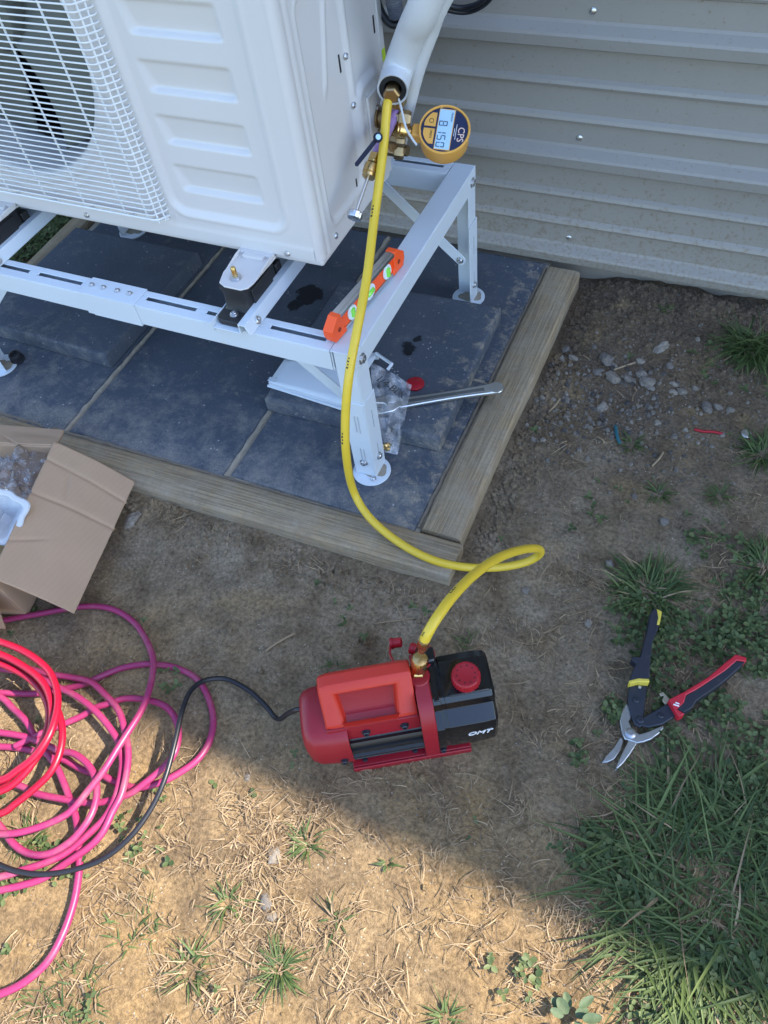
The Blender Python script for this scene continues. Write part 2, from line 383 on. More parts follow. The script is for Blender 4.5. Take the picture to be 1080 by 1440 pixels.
def card_mat(name, c):
    m, nt, p = nodes(name); v = coords(nt)
    fl = N(nt, 'ShaderNodeTexWave', wave_type='BANDS', bands_direction='X'); fl.inputs['Scale'].default_value = 42; fl.inputs['Distortion'].default_value = .35
    nt.links.new(v, fl.inputs['Vector'])
    base = mix(nt, noise_n(nt, v, 12, 6, .65), [x*.90 for x in c], [x*1.08 for x in c])
    base = mix(nt, math_n(nt, 'MULTIPLY', fl.outputs['Fac'], .10), base, [x*.72 for x in c])
    base = mix(nt, math_n(nt, 'MULTIPLY', ramp(nt, noise_n(nt, v, 5, 5), .58, .8), .25), base, [x*.75 for x in c])
    nt.links.new(base, p.inputs['Base Color']); p.inputs['Roughness'].default_value = .85; p.inputs['Specular IOR Level'].default_value = .2
    n1 = bump(nt, fl.outputs['Fac'], .12, .001); nt.links.new(bump(nt, noise_n(nt, v, 9, 4), .25, .01, n1), p.inputs['Normal']); return m
M_card = card_mat('brown_cardboard', (.43, .29, .19))

def leaf_mat(name, a, b, trans=.25):
    m, nt, p = nodes(name)
    gi = N(nt, 'ShaderNodeNewGeometry')
    r = ramp(nt, gi.outputs['Random Per Island'], 0, 1, a, b)
    h = mix(nt, .15, r, noise_n(nt, coords(nt), 30, 3), 'OVERLAY')
    nt.links.new(h, p.inputs['Base Color']); p.inputs['Roughness'].default_value = .55; p.inputs['Specular IOR Level'].default_value = .35
    p.inputs['Subsurface Weight'].default_value = 0
    tr = N(nt, 'ShaderNodeBsdfTranslucent'); nt.links.new(h, tr.inputs['Color'])
    mx = N(nt, 'ShaderNodeMixShader'); mx.inputs[0].default_value = trans
    nt.links.new(p.outputs[0], mx.inputs[1]); nt.links.new(tr.outputs[0], mx.inputs[2])
    nt.links.new(mx.outputs[0], nt.nodes['Material Output'].inputs['Surface']); return m
M_grass = leaf_mat('green_grass_blade', (.042, .078, .024), (.15, .20, .065), .3)
M_weed = leaf_mat('clover_leaf', (.045, .078, .026), (.15, .185, .07), .25)
M_straw = leaf_mat('dry_straw', (.13, .085, .05), (.42, .305, .18), .1)
def stone_mat():
    m, nt, p = nodes('field_stone'); v = coords(nt)
    oi = N(nt, 'ShaderNodeObjectInfo'); r = ramp(nt, oi.outputs['Random'], 0, 1, (.16, .155, .155), (.42, .37, .31))
    b = mix(nt, ramp(nt, noise_n(nt, v, 2.2, 6, .7), .35, .7), r, (.20, .16, .12))
    b = mix(nt, math_n(nt, 'MULTIPLY', ramp(nt, noise_n(nt, v, 6, 5, .7), .5, .7), .6), b, (.36, .29, .21))
    nt.links.new(b, p.inputs['Base Color']); p.inputs['Roughness'].default_value = .92; p.inputs['Specular IOR Level'].default_value = .2
    nt.links.new(bump(nt, noise_n(nt, v, 7, 7, .7), .5, .05), p.inputs['Normal']); return m
M_stone = stone_mat()
M_pebble = leaf_mat('pebble_mix', (.06, .053, .05), (.24, .205, .165), 0)

# ------------------------------------------------------------------ ground
def sstep(a, b, x):
    t = max(0.0, min(1.0, (x - a) / (b - a))); return t * t * (3 - 2 * t)
def nz(x, y, s, o=0.0): return noise.noise(Vector((x * s, y * s, o)))
def gh(x, y):
    """height of the soil"""
    h = -.040 + .009 * nz(x, y, 2.1, 3.0) + .005 * nz(x, y, 7.0, 1.0) + .0022 * nz(x, y, 24.0, 5.0) + .0010 * nz(x, y, 70.0, 9.0)
    if x > -.32:                                   # heaped soil against the shed beside the pad
        t = sstep(1.12, 1.5, y) * sstep(-.30, -.18, x)
        h += t * (.026 + .016 * nz(x, y, 13, 2.0) + .007 * nz(x, y, 40, 4.0))
        d = sstep(.13, .0, math.hypot(x + .20, (y - 1.13) * 1.0)); h -= .012 * d
    h += .010 * sstep(.16, .02, abs(x + .25)) * sstep(.45, .60, y) * sstep(1.3, 1.0, y)
    h += .012 * sstep(.12, .0, y - .62) * sstep(.50, .60, y) * sstep(-.2, -.35, x)
    inx = min(x + 1.72, -.315 - x); iny = min(y - .655, 1.60 - y)
    d = min(inx, iny)
    if d > -.015: h = h + (-.085 - h) * sstep(-.015, .03, d)
    return h
def axis(lo, hi, step, far):
    a = []; x = lo
    while x <= hi + 1e-6: a.append(x); x += step
    s = step; x = hi
    while x < far: s *= 1.35; x += s; a.append(x)
    s = step; x = lo
    while x > -far: s *= 1.35; x -= s; a.insert(0, x)
    return a
gx = axis(-1.95, .80, .0085, 60); gy = axis(-.50, 1.62, .0085, 60)
g = G()
for y in gy:
    for x in gx: g.v.append((x, y, gh(x, y) if (-2.2 < x < 1.1 and -.8 < y < 1.75) else -.04))
nx = len(gx)
for j in range(len(gy) - 1):
    for i in range(nx - 1): a = j * nx + i; g.f.append((a, a+1, a+nx+1, a+nx))
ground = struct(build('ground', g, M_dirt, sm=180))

# ------------------------------------------------------------------ steel shed
WY = 1.555
shed = thing('steel_shed', 'taupe corrugated steel shed wall with horizontal ribs behind the outdoor unit', 'shed', (.6, WY, 0))
PER = .2355
def wall_profile(nper):
    """(z, outward) profile: one broad rib and two small ribs for each period"""
    p = []
    for k in range(nper):
        z = k * PER
        p += [(z+.000, .000), (z+.004, .0015), (z+.0070, .0175), (z+.0100, .0205), (z+.029, .0225), (z+.0340, .0200), (z+.045, .0030), (z+.050, .000),
              (z+.094, .000), (z+.0975, .0062), (z+.103, .0088), (z+.109, .0066), (z+.115, .000),
              (z+.163, .000), (z+.1665, .0062), (z+.172, .0088), (z+.178, .0066), (z+.184, .000)]
    p.append((nper * PER, 0)); return p
for k in range(5):
    prof = wall_profile(3); g = G(); xs = (-6.0, -3.0, -1.2, -.6, 0, .6, 1.2, 3, 5, 7.4)
    for z, o in prof:
        zz = z + k * 3 * PER + .002
        for x in xs: g.v.append((x, WY - o - (4 - k) * .0012 + .0016 * nz(x, zz, 1.7, 6.0), zz))
    n = len(xs)
    for j in range(len(prof) - 1):
        for i in range(n - 1): a = j*n+i; g.f.append((a, a+1, a+n+1, a+n))
    build('cladding_sheet', g, M_clad, shed, sm=16)
sg = G()
sg.lathe([(.0105, 0), (.0105, .0012), (.0068, .0016), (.0066, .0055), (.005, .0068), (0, .0070)], (0,0,0), (0,-1,0), 18)
first = None
for k in range(4):
    for x in (-2.14, -1.24, -.339, .561, 1.461):
        z = .066 + k * .2365
        if first is None: first = build('screw', sg, M_steel, shed, local=True, sm=40); o = first
        else: o = first.copy(); col.objects.link(o); o.parent = shed
        o.location = (x - .6, -.0008, z)
g = G().box(-6, 7.4, WY + .003, WY + .011, -.12, .004)
build('footing', g, M_footing, shed)
RAKE = .075
def roof_z(x): return 4.245 + RAKE * (x - 3.1)             # the roof edge rakes up towards the right
g = G().add([(-6, WY+.012, -.12), (7.4, WY+.012, -.12), (7.4, 5.5, -.12), (-6, 5.5, -.12), (-6, WY+.012, roof_z(-6)-.02), (7.4, WY+.012, roof_z(7.4)-.02), (7.4, 5.5, roof_z(7.4)-.02), (-6, 5.5, roof_z(-6)-.02)],
            [(3,2,1,0),(4,5,6,7),(0,1,5,4),(1,2,6,5),(2,3,7,6),(3,0,4,7)])
build('shed_body', g, M_clad, shed, sm=0)
g = G(); prof = []; xx = WY-.10
ys = []
yy = WY - .10
while yy < 5.6: ys += [(yy, 0), (yy+.02, .028), (yy+.05, .028), (yy+.07, 0)]; yy += .19
for x in (-6.1, 7.5):
    for y, h in ys: g.v.append((x, y, roof_z(x)+h))
n = len(ys)
for i in range(n-1): g.f.append((i, i+1, n+i+1, n+i))
build('roof_sheet', g, M_roof, shed)
g = G().add([(-6.1, WY-.102, roof_z(-6.1)-.11), (7.5, WY-.102, roof_z(7.5)-.11), (7.5, WY-.098, roof_z(7.5)-.11), (-6.1, WY-.098, roof_z(-6.1)-.11), (-6.1, WY-.102, roof_z(-6.1)+.03), (7.5, WY-.102, roof_z(7.5)+.03), (7.5, WY-.098, roof_z(7.5)+.03), (-6.1, WY-.098, roof_z(-6.1)+.03)],
            [(3,2,1,0),(4,5,6,7),(0,1,5,4),(1,2,6,5),(2,3,7,6),(3,0,4,7)])
build('barge_flashing', g, M_roof, shed)

# ------------------------------------------------------------------ paved pad
bed = struct(build('paving', G().box(-1.63, -.375, .680, 1.552, -.05, -.006), M_sand))
def paver_g(x0, x1, y0, y1, z0, z1, seed):
    g = G(); n = 26
    def f(u, v):
        x = x0 + (x1-x0)*u; y = y0 + (y1-y0)*v
        e = min(u, 1-u, v, 1-v) * (x1-x0)
        r = .006
        z = z1 - (0 if e > r else r*(1 - math.sqrt(max(0, 1-(1-e/r)**2))))
        z += .0009*nz(x, y, 9, seed) + .0005*nz(x, y, 60, seed)
        return (x + .0012*nz(x, y, 30, seed+3), y + .0012*nz(x, y, 30, seed+7), z)
    # finer spacing towards the rim
    def w(t):
        k = [0, .004, .009, .016, .03]
        i = t * n
        if i <= 4: return k[int(round(i))]
        if i >= n-4: return 1 - k[int(round(n-i))]
        return .03 + (i-4)/(n-8)*.94
    g.grid(lambda u, v: f(w(u), w(v)), n, n)
    rim = [i for i in range(n+1)] + [(j+1)*(n+1)-1 for j in range(1, n+1)] + [n*(n+1)+i for i in range(n-1, -1, -1)] + [j*(n+1) for j in range(n-1, 0, -1)]
    o = len(g.v)
    for i in rim: p = g.v[i]; g.v.append((p[0], p[1], z0))
    m = len(rim)
    for i in range(m): g.f.append((rim[i], rim[(i+1) % m], o+(i+1) % m, o+i))
    return g
k = 0
for (x0, x1, yf) in ((-1.612, -1.2085, .686), (-1.198, -.8015, .698), (-.7915, -.3835, .709)):
    for (y0, y1) in ((yf, 1.112), (1.118, 1.535)):
        build('paver', paver_g(x0 + .001*k, x1 + .0008*(k % 3), y0, y1, -.045, .0008*(k % 2) - .001, k*3.1), M_paver, bed, local=True, sm=60); k += 1
def joint(p0, p1, w, seed, m=M_sand):
    """sand swept into a joint, spilling unevenly over both rims"""
    p0 = Vector(p0); p1 = Vector(p1); d = p1-p0; L = d.length; d /= L; s_ = Vector((-d.y, d.x, 0)); g = G(); n = 160
    for i in range(n+1):
        t = i/n; a = w*(.55+.75*max(0, nz(t*L, 0, 34, seed)+.25)+.5*max(0, nz(t*L, 1, 110, seed))); b = w*(.55+.75*max(0, nz(t*L, 2, 34, seed)+.25)+.5*max(0, nz(t*L, 3, 110, seed)))
        c = p0+d*(t*L)
        for k, o in ((-1, a), (-.4, a*.5), (0, 0), (.4, b*.5), (1, b)):
            q = c+s_*(o*(1 if k > 0 else -1)); g.v.append((q.x, q.y, -.0075 if abs(k) == 1 else (-.0012+.0022*nz(q.x, q.y, 45, seed) if k else -.0006+.0016*nz(q.x, q.y, 60, seed))))
    for i in range(n):
        for k in range(4): a = i*5+k; g.f.append((a, a+1, a+6, a+5))
    return build('joint_sand', g, m, bed, local=True, sm=180)
joint((-1.2035, .692, 0), (-1.2035, 1.53, 0), .0075, 1.); joint((-.7965, .704, 0), (-.7965, 1.53, 0), .0075, 5.)
joint((-1.6, 1.115, 0), (-.39, 1.115, 0), .0045, 9.)
joint((-1.6, .6855, 0), (-.39, .7085, 0), .0060, 12., M_joint); joint((-.380, .72, 0), (-.380, 1.52, 0), .006, 15., M_joint)
def loose_paver(x0, x1, y0, y1, rz, label, seed):
    cx, cy = (x0+x1)/2, (y0+y1)/2
    o = build('paver_slab', paver_g(x0-cx, x1-cx, y0-cy, y1-cy, .001, .040, seed), M_paver, sm=60)
    o.location = (cx, cy, .001); o.rotation_euler = (0, 0, rz)
    return tag(o, label, 'paver', 'loose pavers stacked on the pad')
loose_paver(-.803, -.413, .895, 1.30, rad(1.6), 'raised charcoal paver slab under the wrench and the right end of the stand', 20.)
loose_paver(-1.612, -1.214, .893, 1.288, rad(-.6), 'raised charcoal paver slab under the fan side of the outdoor unit, beside left timber edging', 31.)

# ------------------------------------------------------------------ timber edging
def timber(label, p0, p1, w, h, ztop, seed):
    p0 = Vector((p0[0], p0[1], 0)); p1 = Vector((p1[0], p1[1], 0)); L = (p1-p0).length
    g = G(); n = 60; sec = [(-.5, -1), (-.5, -.10), (-.46, -.03), (-.38, 0), (0, .004), (.38, 0), (.46, -.03), (.5, -.10), (.5, -1)]
    rings = []
    for i in range(n+1):
        x = L*i/n; ring = []
        for a, b in sec:
            ring.append((x, a*w + .0022*nz(x, a, 5, seed), b*h*1.0 + (.0016*nz(x, a, 8, seed+2) + .0008*nz(x*3, a*4, 12, seed) if b > -.5 else 0)))
        rings.append(ring)
    g.loft(rings)
    o = build('timber_edging', g, M_timber, sm=50)
    o.location = (p0.x, p0.y, ztop); o.rotation_euler = (0, 0, math.atan2(p1.y-p0.y, p1.x-p0.x))
    return tag(o, label, 'timber', 'timber edging round the pad')
timber('weathered timber sleeper along the front of the paved pad, beside the cardboard box', (-2.25, .618), (-.288, .674), .078, .075, .004, 2.)
timber('weathered timber sleeper along the right side of the pad under the wrench end', (-.334, .716), (-.336, 1.515), .078, .075, .006, 9.)
timber('weathered timber sleeper along the far left of the pad beneath the fan', (-1.665, .71), (-1.672, 1.53), .055, .075, .006, 15.)

# ------------------------------------------------------------------ stand
ZT = .320; SX0, SX1, SY0, SY1 = -1.500, -.502, .798, 1.375; BW = .042
stand = thing('unit_stand', 'white powder coated steel stand with slotted beams and round feet', 'stand', (-1.0, 1.08, 0))
def beam_x(y0, x0, x1, slots, w=BW, h=.044, zt=ZT):
    """U channel along x, floor plate added to keep its inside dark, with real slots in the top"""
    t = .0022; g = G(); y1 = y0 + w; ym = y0 + w*.56; s = .0045
    g.box(x0, x1, y0, y0+t, zt-h, zt-t); g.box(x0, x1, y1-t, y1, zt-h, zt-t)
    g.box(x0, x1, y0, ym-s, zt-t, zt); g.box(x0, x1, ym+s, y1, zt-t, zt)
    g.box(x0, x1, y0+t, y1-t, zt-h+.004, zt-h+.006)  # plate added underneath so the slots look into darkness
    a = x0
    for q0, q1 in sorted(slots): g.box(a, q0, ym-s, ym+s, zt-t, zt); a = q1
    g.box(a, x1, ym-s, ym+s, zt-t, zt)
    return g
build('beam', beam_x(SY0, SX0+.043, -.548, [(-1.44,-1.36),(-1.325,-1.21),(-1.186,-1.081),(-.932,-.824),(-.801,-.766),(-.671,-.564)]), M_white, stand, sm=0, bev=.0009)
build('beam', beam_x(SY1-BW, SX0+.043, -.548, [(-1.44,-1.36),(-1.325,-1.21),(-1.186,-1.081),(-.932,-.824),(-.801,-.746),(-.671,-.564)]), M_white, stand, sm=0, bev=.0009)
for y0 in (SY0, SY1-BW):
    g = G(); t = .0020
    g.box(-1.069, -.944, y0-.002, y0-.0004, ZT-.046, ZT+.002); g.box(-1.069, -.944, y0-.0004, y0+BW+.0004, ZT+.0003, ZT+.002)
    g.box(-1.069, -.944, y0+BW+.0004, y0+BW+.002, ZT-.046, ZT+.002)
    g.box(-1.055, -.944, y0-.0022, y0+BW*.3, ZT-.0475, ZT-.0458)
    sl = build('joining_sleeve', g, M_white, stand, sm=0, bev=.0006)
    for x in (-1.056, -1.029, -.997, -.969):
        b = G().lathe([(.0058, 0), (.0058, .0008), (.0044, .0012), (.0042, .0034), (.003, .0044), (.0018, .0044), (.0016, .003), (0, .003)], (x, y0+.023, ZT+.0019), (0,0,1), 14)
        build('bolt', b, M_steel, sl)
def beam_y(x0, x1):
    g = G(); t = .0022; h = .044
    g.box(x0, x1, SY0, SY1, ZT-t, ZT); g.box(x0, x0+t, SY0+.001, SY1-.001, ZT-h, ZT-t); g.box(x1-t, x1, SY0+.001, SY1-.001, ZT-h, ZT-t)
    return g
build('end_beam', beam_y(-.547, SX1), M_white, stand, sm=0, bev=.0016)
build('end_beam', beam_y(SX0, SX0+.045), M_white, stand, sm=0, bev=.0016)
def bolt_head(p, d, r=.006):
    return G().lathe([(r*1.35, 0), (r*1.35, .0008), (r, .001), (r, .0045), (r*.8, .0055), (r*.45, .0055), (r*.42, .0035), (0, .0035)], p, d, 14)
def leg(x0, y0, outx, outy):
    """upper angle profile with a lower sleeve that ends on a round foot plate"""
    w = .040; g = G(); t = .0022
    fx = x0+w if outx > 0 else x0; fy = y0 if outy < 0 else y0+w
    def ang(z0, z1, e, gg):
        X0, X1, Y0, Y1 = x0-e, x0+w+e, y0-e, y0+w+e
        if outx > 0: gg.box(X1-t, X1, Y0, Y1, z0, z1)
        else: gg.box(X0, X0+t, Y0, Y1, z0, z1)
        xa, xb = (X0, X1-t) if outx > 0 else (X0+t, X1)
        if outy < 0: gg.box(xa, xb, Y0, Y0+t, z0, z1)
        else: gg.box(xa, xb, Y1-t, Y1, z0, z1)
        return gg
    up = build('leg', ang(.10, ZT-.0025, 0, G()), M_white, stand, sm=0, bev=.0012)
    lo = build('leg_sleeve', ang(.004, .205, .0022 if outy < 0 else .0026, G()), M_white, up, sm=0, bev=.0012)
    # painted shade lines of the embossed slots, and screws on the sleeve
    for zz in (.060, .150):
        sg_ = G()
        sg_.box(x0+w*.45, x0+w*.45+.0012, fy+outy*.0030-.0003, fy+outy*.0030+.0003, zz-.022, zz+.022)
        sg_.box(x0+w*.62, x0+w*.62+.0012, fy+outy*.0030-.0003, fy+outy*.0030+.0003, zz-.022, zz+.022)
        build('slot', sg_, M_emboss_shade, up)
        sg_ = G()
        sg_.box(fx+outx*.0030-.0003, fx+outx*.0030+.0003, y0+w*.5, y0+w*.5+.0012, zz-.022, zz+.022)
        build('slot', sg_, M_emboss_shade, up)
    build('bolt', bolt_head((x0+w*.52, fy+outy*.0026, .042), (0, outy, 0)), M_steel, up)
    build('bolt', bolt_head((fx+outx*.0026, y0+w*.5, .046), (outx, 0, 0)), M_steel, up)
    build('bolt', bolt_head((fx+outx*.001, y0+w*.5, ZT-.024), (outx, 0, 0), .0075), M_steel, up)
    c = (x0+w/2+outx*.006, y0+w/2+outy*.008)
    ft = build('foot_plate', G().lathe([(.0375, 0), (.0375, .0022), (.0365, .003), (0, .003)], (c[0], c[1], .0008), (0,0,1), 40), M_white, up)
    build('soil_residue', G().lathe([(.026, 0), (.020, .0012), (0, .0016)], (c[0]+.004, c[1]+.002, .0036), (0,0,1), 30, lambda a: .85+.22*math.sin(2*a+1)+.1*math.sin(5*a)), M_sand, up)
    build('bolt', bolt_head((c[0]+outx*.012, c[1]+outy*.020, .0038), (0,0,1), .0045), M_steel, up)
leg(-.5425, SY0+.0022, 1, -1); leg(-.5425, SY1-.0422, 1, 1); leg(SX0+.0005, SY0+.0022, -1, -1); leg(SX0+.0005, SY1-.0422, -1, 1)
def flat_bar(p0, p1, w, t, nrm):
    d = Vector(p1)-Vector(p0); M = frame(p0, d, nrm); L = d.length; g = G()
    poly = [(math.cos(a)*w/2, math.sin(a)*w/2) for a in [math.pi/2 + math.pi*i/8 for i in range(9)]] + [(L+math.cos(a)*w/2, math.sin(a)*w/2) for a in [-math.pi/2 + math.pi*i/8 for i in range(9)]]
    return g.prism(poly, -t/2, t/2, M)
for yb, s in ((SY1-.0455, -1), (SY0+.0465, 1)):
    for xs_, d in ((-.5225, -1), (-1.4795, 1)):
        a, b = (xs_+d*.18, yb, ZT-.035), (xs_, yb, .125)
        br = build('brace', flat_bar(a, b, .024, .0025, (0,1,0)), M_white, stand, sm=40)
        build('bolt', bolt_head((b[0], b[1]-.0015, b[2]), (0,-1,0)), M_steel, br); build('bolt', bolt_head((a[0], a[1]-.0015, a[2]), (0,-1,0)), M_steel, br)
def rail(xc):
    g = G(); y0, y1 = SY0-.010, SY1+.004; t = .002; z = ZT+.0004
    g.box(xc-.042, xc+.012, y0, y1, z, z+t)                      # floor of the channel
    g.box(xc-.044, xc-.042, y0, y1, z-.008, z+.013)              # near lip
    g.box(xc+.012, xc+.014, y0, y1, z, z+.021)                   # inner wall
    g.box(xc+.014, xc+.026, y0, y1, z+.019, z+.021)              # top flange
    g.add([(xc+.026,y0,z+.021),(xc+.026,y1,z+.021),(xc+.034,y1,z+.001),(xc+.034,y0,z+.001),(xc+.024,y0,z+.019),(xc+.024,y1,z+.019),(xc+.032,y1,z-.001),(xc+.032,y0,z-.001)],
          [(0,1,2,3),(4,7,6,5),(0,3,7,4),(1,5,6,2),(0,4,5,1),(3,2,6,7)])
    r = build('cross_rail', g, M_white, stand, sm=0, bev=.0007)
    build('bolt', bolt_head((xc+.030, SY0+.022, ZT+.010), (.8,0,.6), .006), M_steel, r)
RX = (-.725, -1.312)
for x in RX: rail(x)

# ------------------------------------------------------------------ rubber mounts
def mount_parts(root):
    # local: x width, y depth, z up from the rail floor
    def rr(w, d, r, cy=0):
        return [(sx*(w/2-r)+r*math.cos(a), cy+sy*(d/2-r)+r*math.sin(a)) for sx, sy, a0 in ((1,1,0),(-1,1,90),(-1,-1,180),(1,-1,270)) for a in [rad(a0+i*30) for i in range(4)]]
    fl = build('flange', G().prism(rr(.056, .156, .012), 0, .011), M_black, root, local=True, bev=.002)
    build('block', G().loft([[(x, y, z) for x, y in rr(w, d, .008, .004)] for w, d, z in ((.054, .110, .0105), (.050, .102, .016), (.049, .100, .040), (.053, .108, .052), (.053, .108, .056))]), M_black, root, local=True, sm=50)
    build('rib', G().box(.0250, .0290, -.030, .034, .012, .046).box(-.022, .024, .056, .074, .009, .034), M_black, fl, local=True, bev=.0012)
    for y in (-.059, .063):
        build('bolt', bolt_head((0, y, .011), (0,0,1), .0058), M_steel, root, local=True)
mount = None
for x, y, lab in ((RX[0]-.013, .876, 'black rubber vibration mount under the right front foot of the outdoor unit'),
                  (RX[1]-.013, .876, 'black rubber vibration mount at the left picture edge under the unit'),
                  (RX[0]-.013, 1.245, 'black rubber vibration mount under the right rear foot of the unit'),
                  (RX[1]-.013, 1.245, 'black rubber vibration mount under the left rear foot of the unit')):
    if mount is None:
        mount = thing('rubber_mount', lab, 'rubber mount', (x, y, ZT+.0026), group='rubber mounts under the unit'); mount_parts(mount)
    else: tag(copy_tree(mount, loc=(x, y, ZT+.0026)), lab, 'rubber mount', 'rubber mounts under the unit')
ZF = ZT + .0026 + .0562

# ------------------------------------------------------------------ outdoor unit
UX0, UX1, UY0, UY1, UZ0, UZ1 = -1.525, -.610, .925, 1.215, .388, 1.02
FX, FZ, FR = -1.205, .705, .242
ac = thing('outdoor_unit', 'large off white air conditioner outdoor unit with wire fan grille', 'air conditioner', ((UX0+UX1)/2, (UY0+UY1)/2, ZF))
def rbox(x, z, x0, x1, z0, z1, r):
    dx = abs(x-(x0+x1)/2)-(x1-x0)/2+r; dz = abs(z-(z0+z1)/2)-(z1-z0)/2+r
    return math.hypot(max(dx, 0), max(dz, 0)) + min(max(dx, dz), 0) - r
def front_h(x, z):
    h = 0.0
    d = rbox(x, z, -.892, -.668, .438, .975, .030)         # dished panel beside the grille
    h -= .0055*sstep(.004, -.008, d)
    h += .0016*math.exp(-((d-.007)/.0035)**2)
    for k in range(6):                                      # louvre-like pockets
        zb = .482 + .0815*k
        xl, xr = -.872, -.705
        if xl-.03 < x < xr+.02 and zb-.01 < z < zb+.055:
            ex = sstep(xl, xl+.016, x - (zb+.04-z)*.18) * sstep(xr+.004, xr-.010, x)
            t = (zb+.043-z)/.043
            prof = 0 if t < 0 else (sstep(0, .16, t)*.45 + .55*min(t, 1)) if t <= 1 else 1
            if z < zb: prof *= sstep(zb-.0055, zb, z)
            h -= .0095*ex*prof
    r = math.hypot(x-FX, z-FZ)
    if r < FR+.05:
        h += .0022*math.exp(-((r-FR-.030)/.005)**2) + .003*math.exp(-((r-FR-.012)/.006)**2)
    d = rbox(x, z, FX-.302, FX+.312, FZ-.294, FZ+.294, .02)
    h += .0010*math.exp(-(d/.003)**2)
    h += .0014*sstep(.008, .0, z-UZ0-.018)                  # bottom return
    h -= .0045*sstep(.0015, .0, abs(z-.4125))*sstep(-.640, -.65, x)*sstep(-.72, -.70, x)*.25
    e = sstep(.010, 0, UX1-.012-x); h -= .0006*e
    return h
g = G(); nu, nv = 316, 218
xa, xb = UX0, UX1-.013
g.grid(lambda u, v: (xa+(xb-xa)*u, UY0-front_h(xa+(xb-xa)*u, UZ0+(UZ1-UZ0)*v), UZ0+(UZ1-UZ0)*v), nu, nv,
       lambda u, v: math.hypot(xa+(xb-xa)*u-FX, UZ0+(UZ1-UZ0)*v-FZ) > FR+.0035)
front = build('front_panel', g, M_casing, ac, sm=180)
# rounded front corner, then the pressed service side
def side_h(y, z):
    h = 0.0
    h -= .0030*sstep(.0035, 0, abs(y-.9475)) ; h += .0012*sstep(.003, 0, abs(y-.956))
    d = rbox(y, z, .976, 1.105, .425, .76, .02)             # long dished field
    h -= .0045*sstep(.003, -.007, d)
    h += .0014*math.exp(-((d-.005)/.0035)**2)
    s = (y-1.03)-(z-.62)*.28
    h += .003*sstep(.010, 0, abs(s))*sstep(.60, .63, z)*sstep(.003, -.01, d)
    d = rbox(y, z, 1.108, 1.200, .452, .585, .028)          # raised valve boss
    h += .0075*sstep(.004, -.009, d)
    h += .003*sstep(.002, -.006, rbox(y, z, 1.128, 1.186, .47, .568, .02))
    d = rbox(y, z, 1.002, 1.19, .815, .985, .02)            # hand hold above
    h -= .010*sstep(.004, -.012, d)
    return h
g = G(); ya, yb = UY0+.013, UY1
g.grid(lambda u, v: (UX1+side_h(ya+(yb-ya)*u, UZ0+(UZ1-UZ0)*v), ya+(yb-ya)*u, UZ0+(UZ1-UZ0)*v), 112, 218)
side = build('side_panel', g, M_casing, ac, sm=180)
g = G()
def corner(u, v):
    a = u*math.pi/2; rc = .013
    return (UX1-rc+rc*math.sin(a), UY0+rc-rc*math.cos(a), UZ0+(UZ1-UZ0)*v)
g.grid(corner, 10, 40)
build('corner_fold', g, M_casing, ac, sm=180)
g = G().box(UX0+.002, UX1-.002, UY0+.003, UY1-.003, UZ0-.012, UZ0+.001)
build('base_pan', g, M_casing, ac, bev=.004)
g = G().box(UX0-.004, UX1+.004, UY0-.004, UY1+.004, UZ1, UZ1+.018)
build('top_cover', g, M_casing, ac, bev=.006, seg=3)
g = G().box(UX0, UX0+.002, UY0+.002, UY1-.002, UZ0, UZ1)
build('side_panel', g, M_casing, ac)
g = G()
for i in range(150): x = UX0+.01+i*.0046; g.box(x, x+.0012, UY1-.03, UY1-.004, UZ0+.01, UZ1-.005)
build('condenser_fins', g, M_fins, ac, sm=0)
g = G().box(UX0+.004, UX1-.004, UY1-.034, UY1-.031, UZ0+.002, UZ1-.002)
build('condenser_core', g, M_dark, ac)
g = G().box(-.90, -.898, UY0+.03, UY1-.035, UZ0+.002, UZ1-.002)
build('partition', g, M_casing, ac)
# fan mouth, fan
g = G(); prof = []
for i in range(9): a = i/8*math.pi/2; prof.append((FR+.010-.014*math.sin(a), .014*(1-math.cos(a))))
prof += [(FR-.005, .06), (FR-.002, .11)]
vs_ = []; n = 96
for r_, d_ in prof:
    for i in range(n): a = 2*math.pi*i/n; vs_.append((FX+r_*math.cos(a), UY0+d_-.0005, FZ+r_*math.sin(a)))
g.add(vs_, [(k*n+i, k*n+(i+1) % n, (k+1)*n+(i+1) % n, (k+1)*n+i) for k in range(len(prof)-1) for i in range(n)])
build('fan_mouth', g, M_casing, ac, sm=60)
fan_y = UY0+.055
g = G().lathe([(.062, .05), (.062, .012), (.056, .003), (.03, 0), (0, -.001)], (FX, fan_y, FZ), (0,1,0), 40)
hub = build('fan_hub', g, M_fan, ac)
for k in range(3):
    g = G(); a0 = rad(-32+120*k)
    def bl(u, v):
        r = .058+(FR-.016-.058)*v
        span = rad(72+22*v); a = a0+span*(u-.25)-.35*v
        return (FX+r*math.cos(a), fan_y+.046-.040*(1-u)-.006*v, FZ+r*math.sin(a))
    g.grid(bl, 24, 14)
    o = build('fan_blade', g, M_fan, ac, sm=180)
    s = o.modifiers.new('thickness', 'SOLIDIFY'); s.thickness = .003
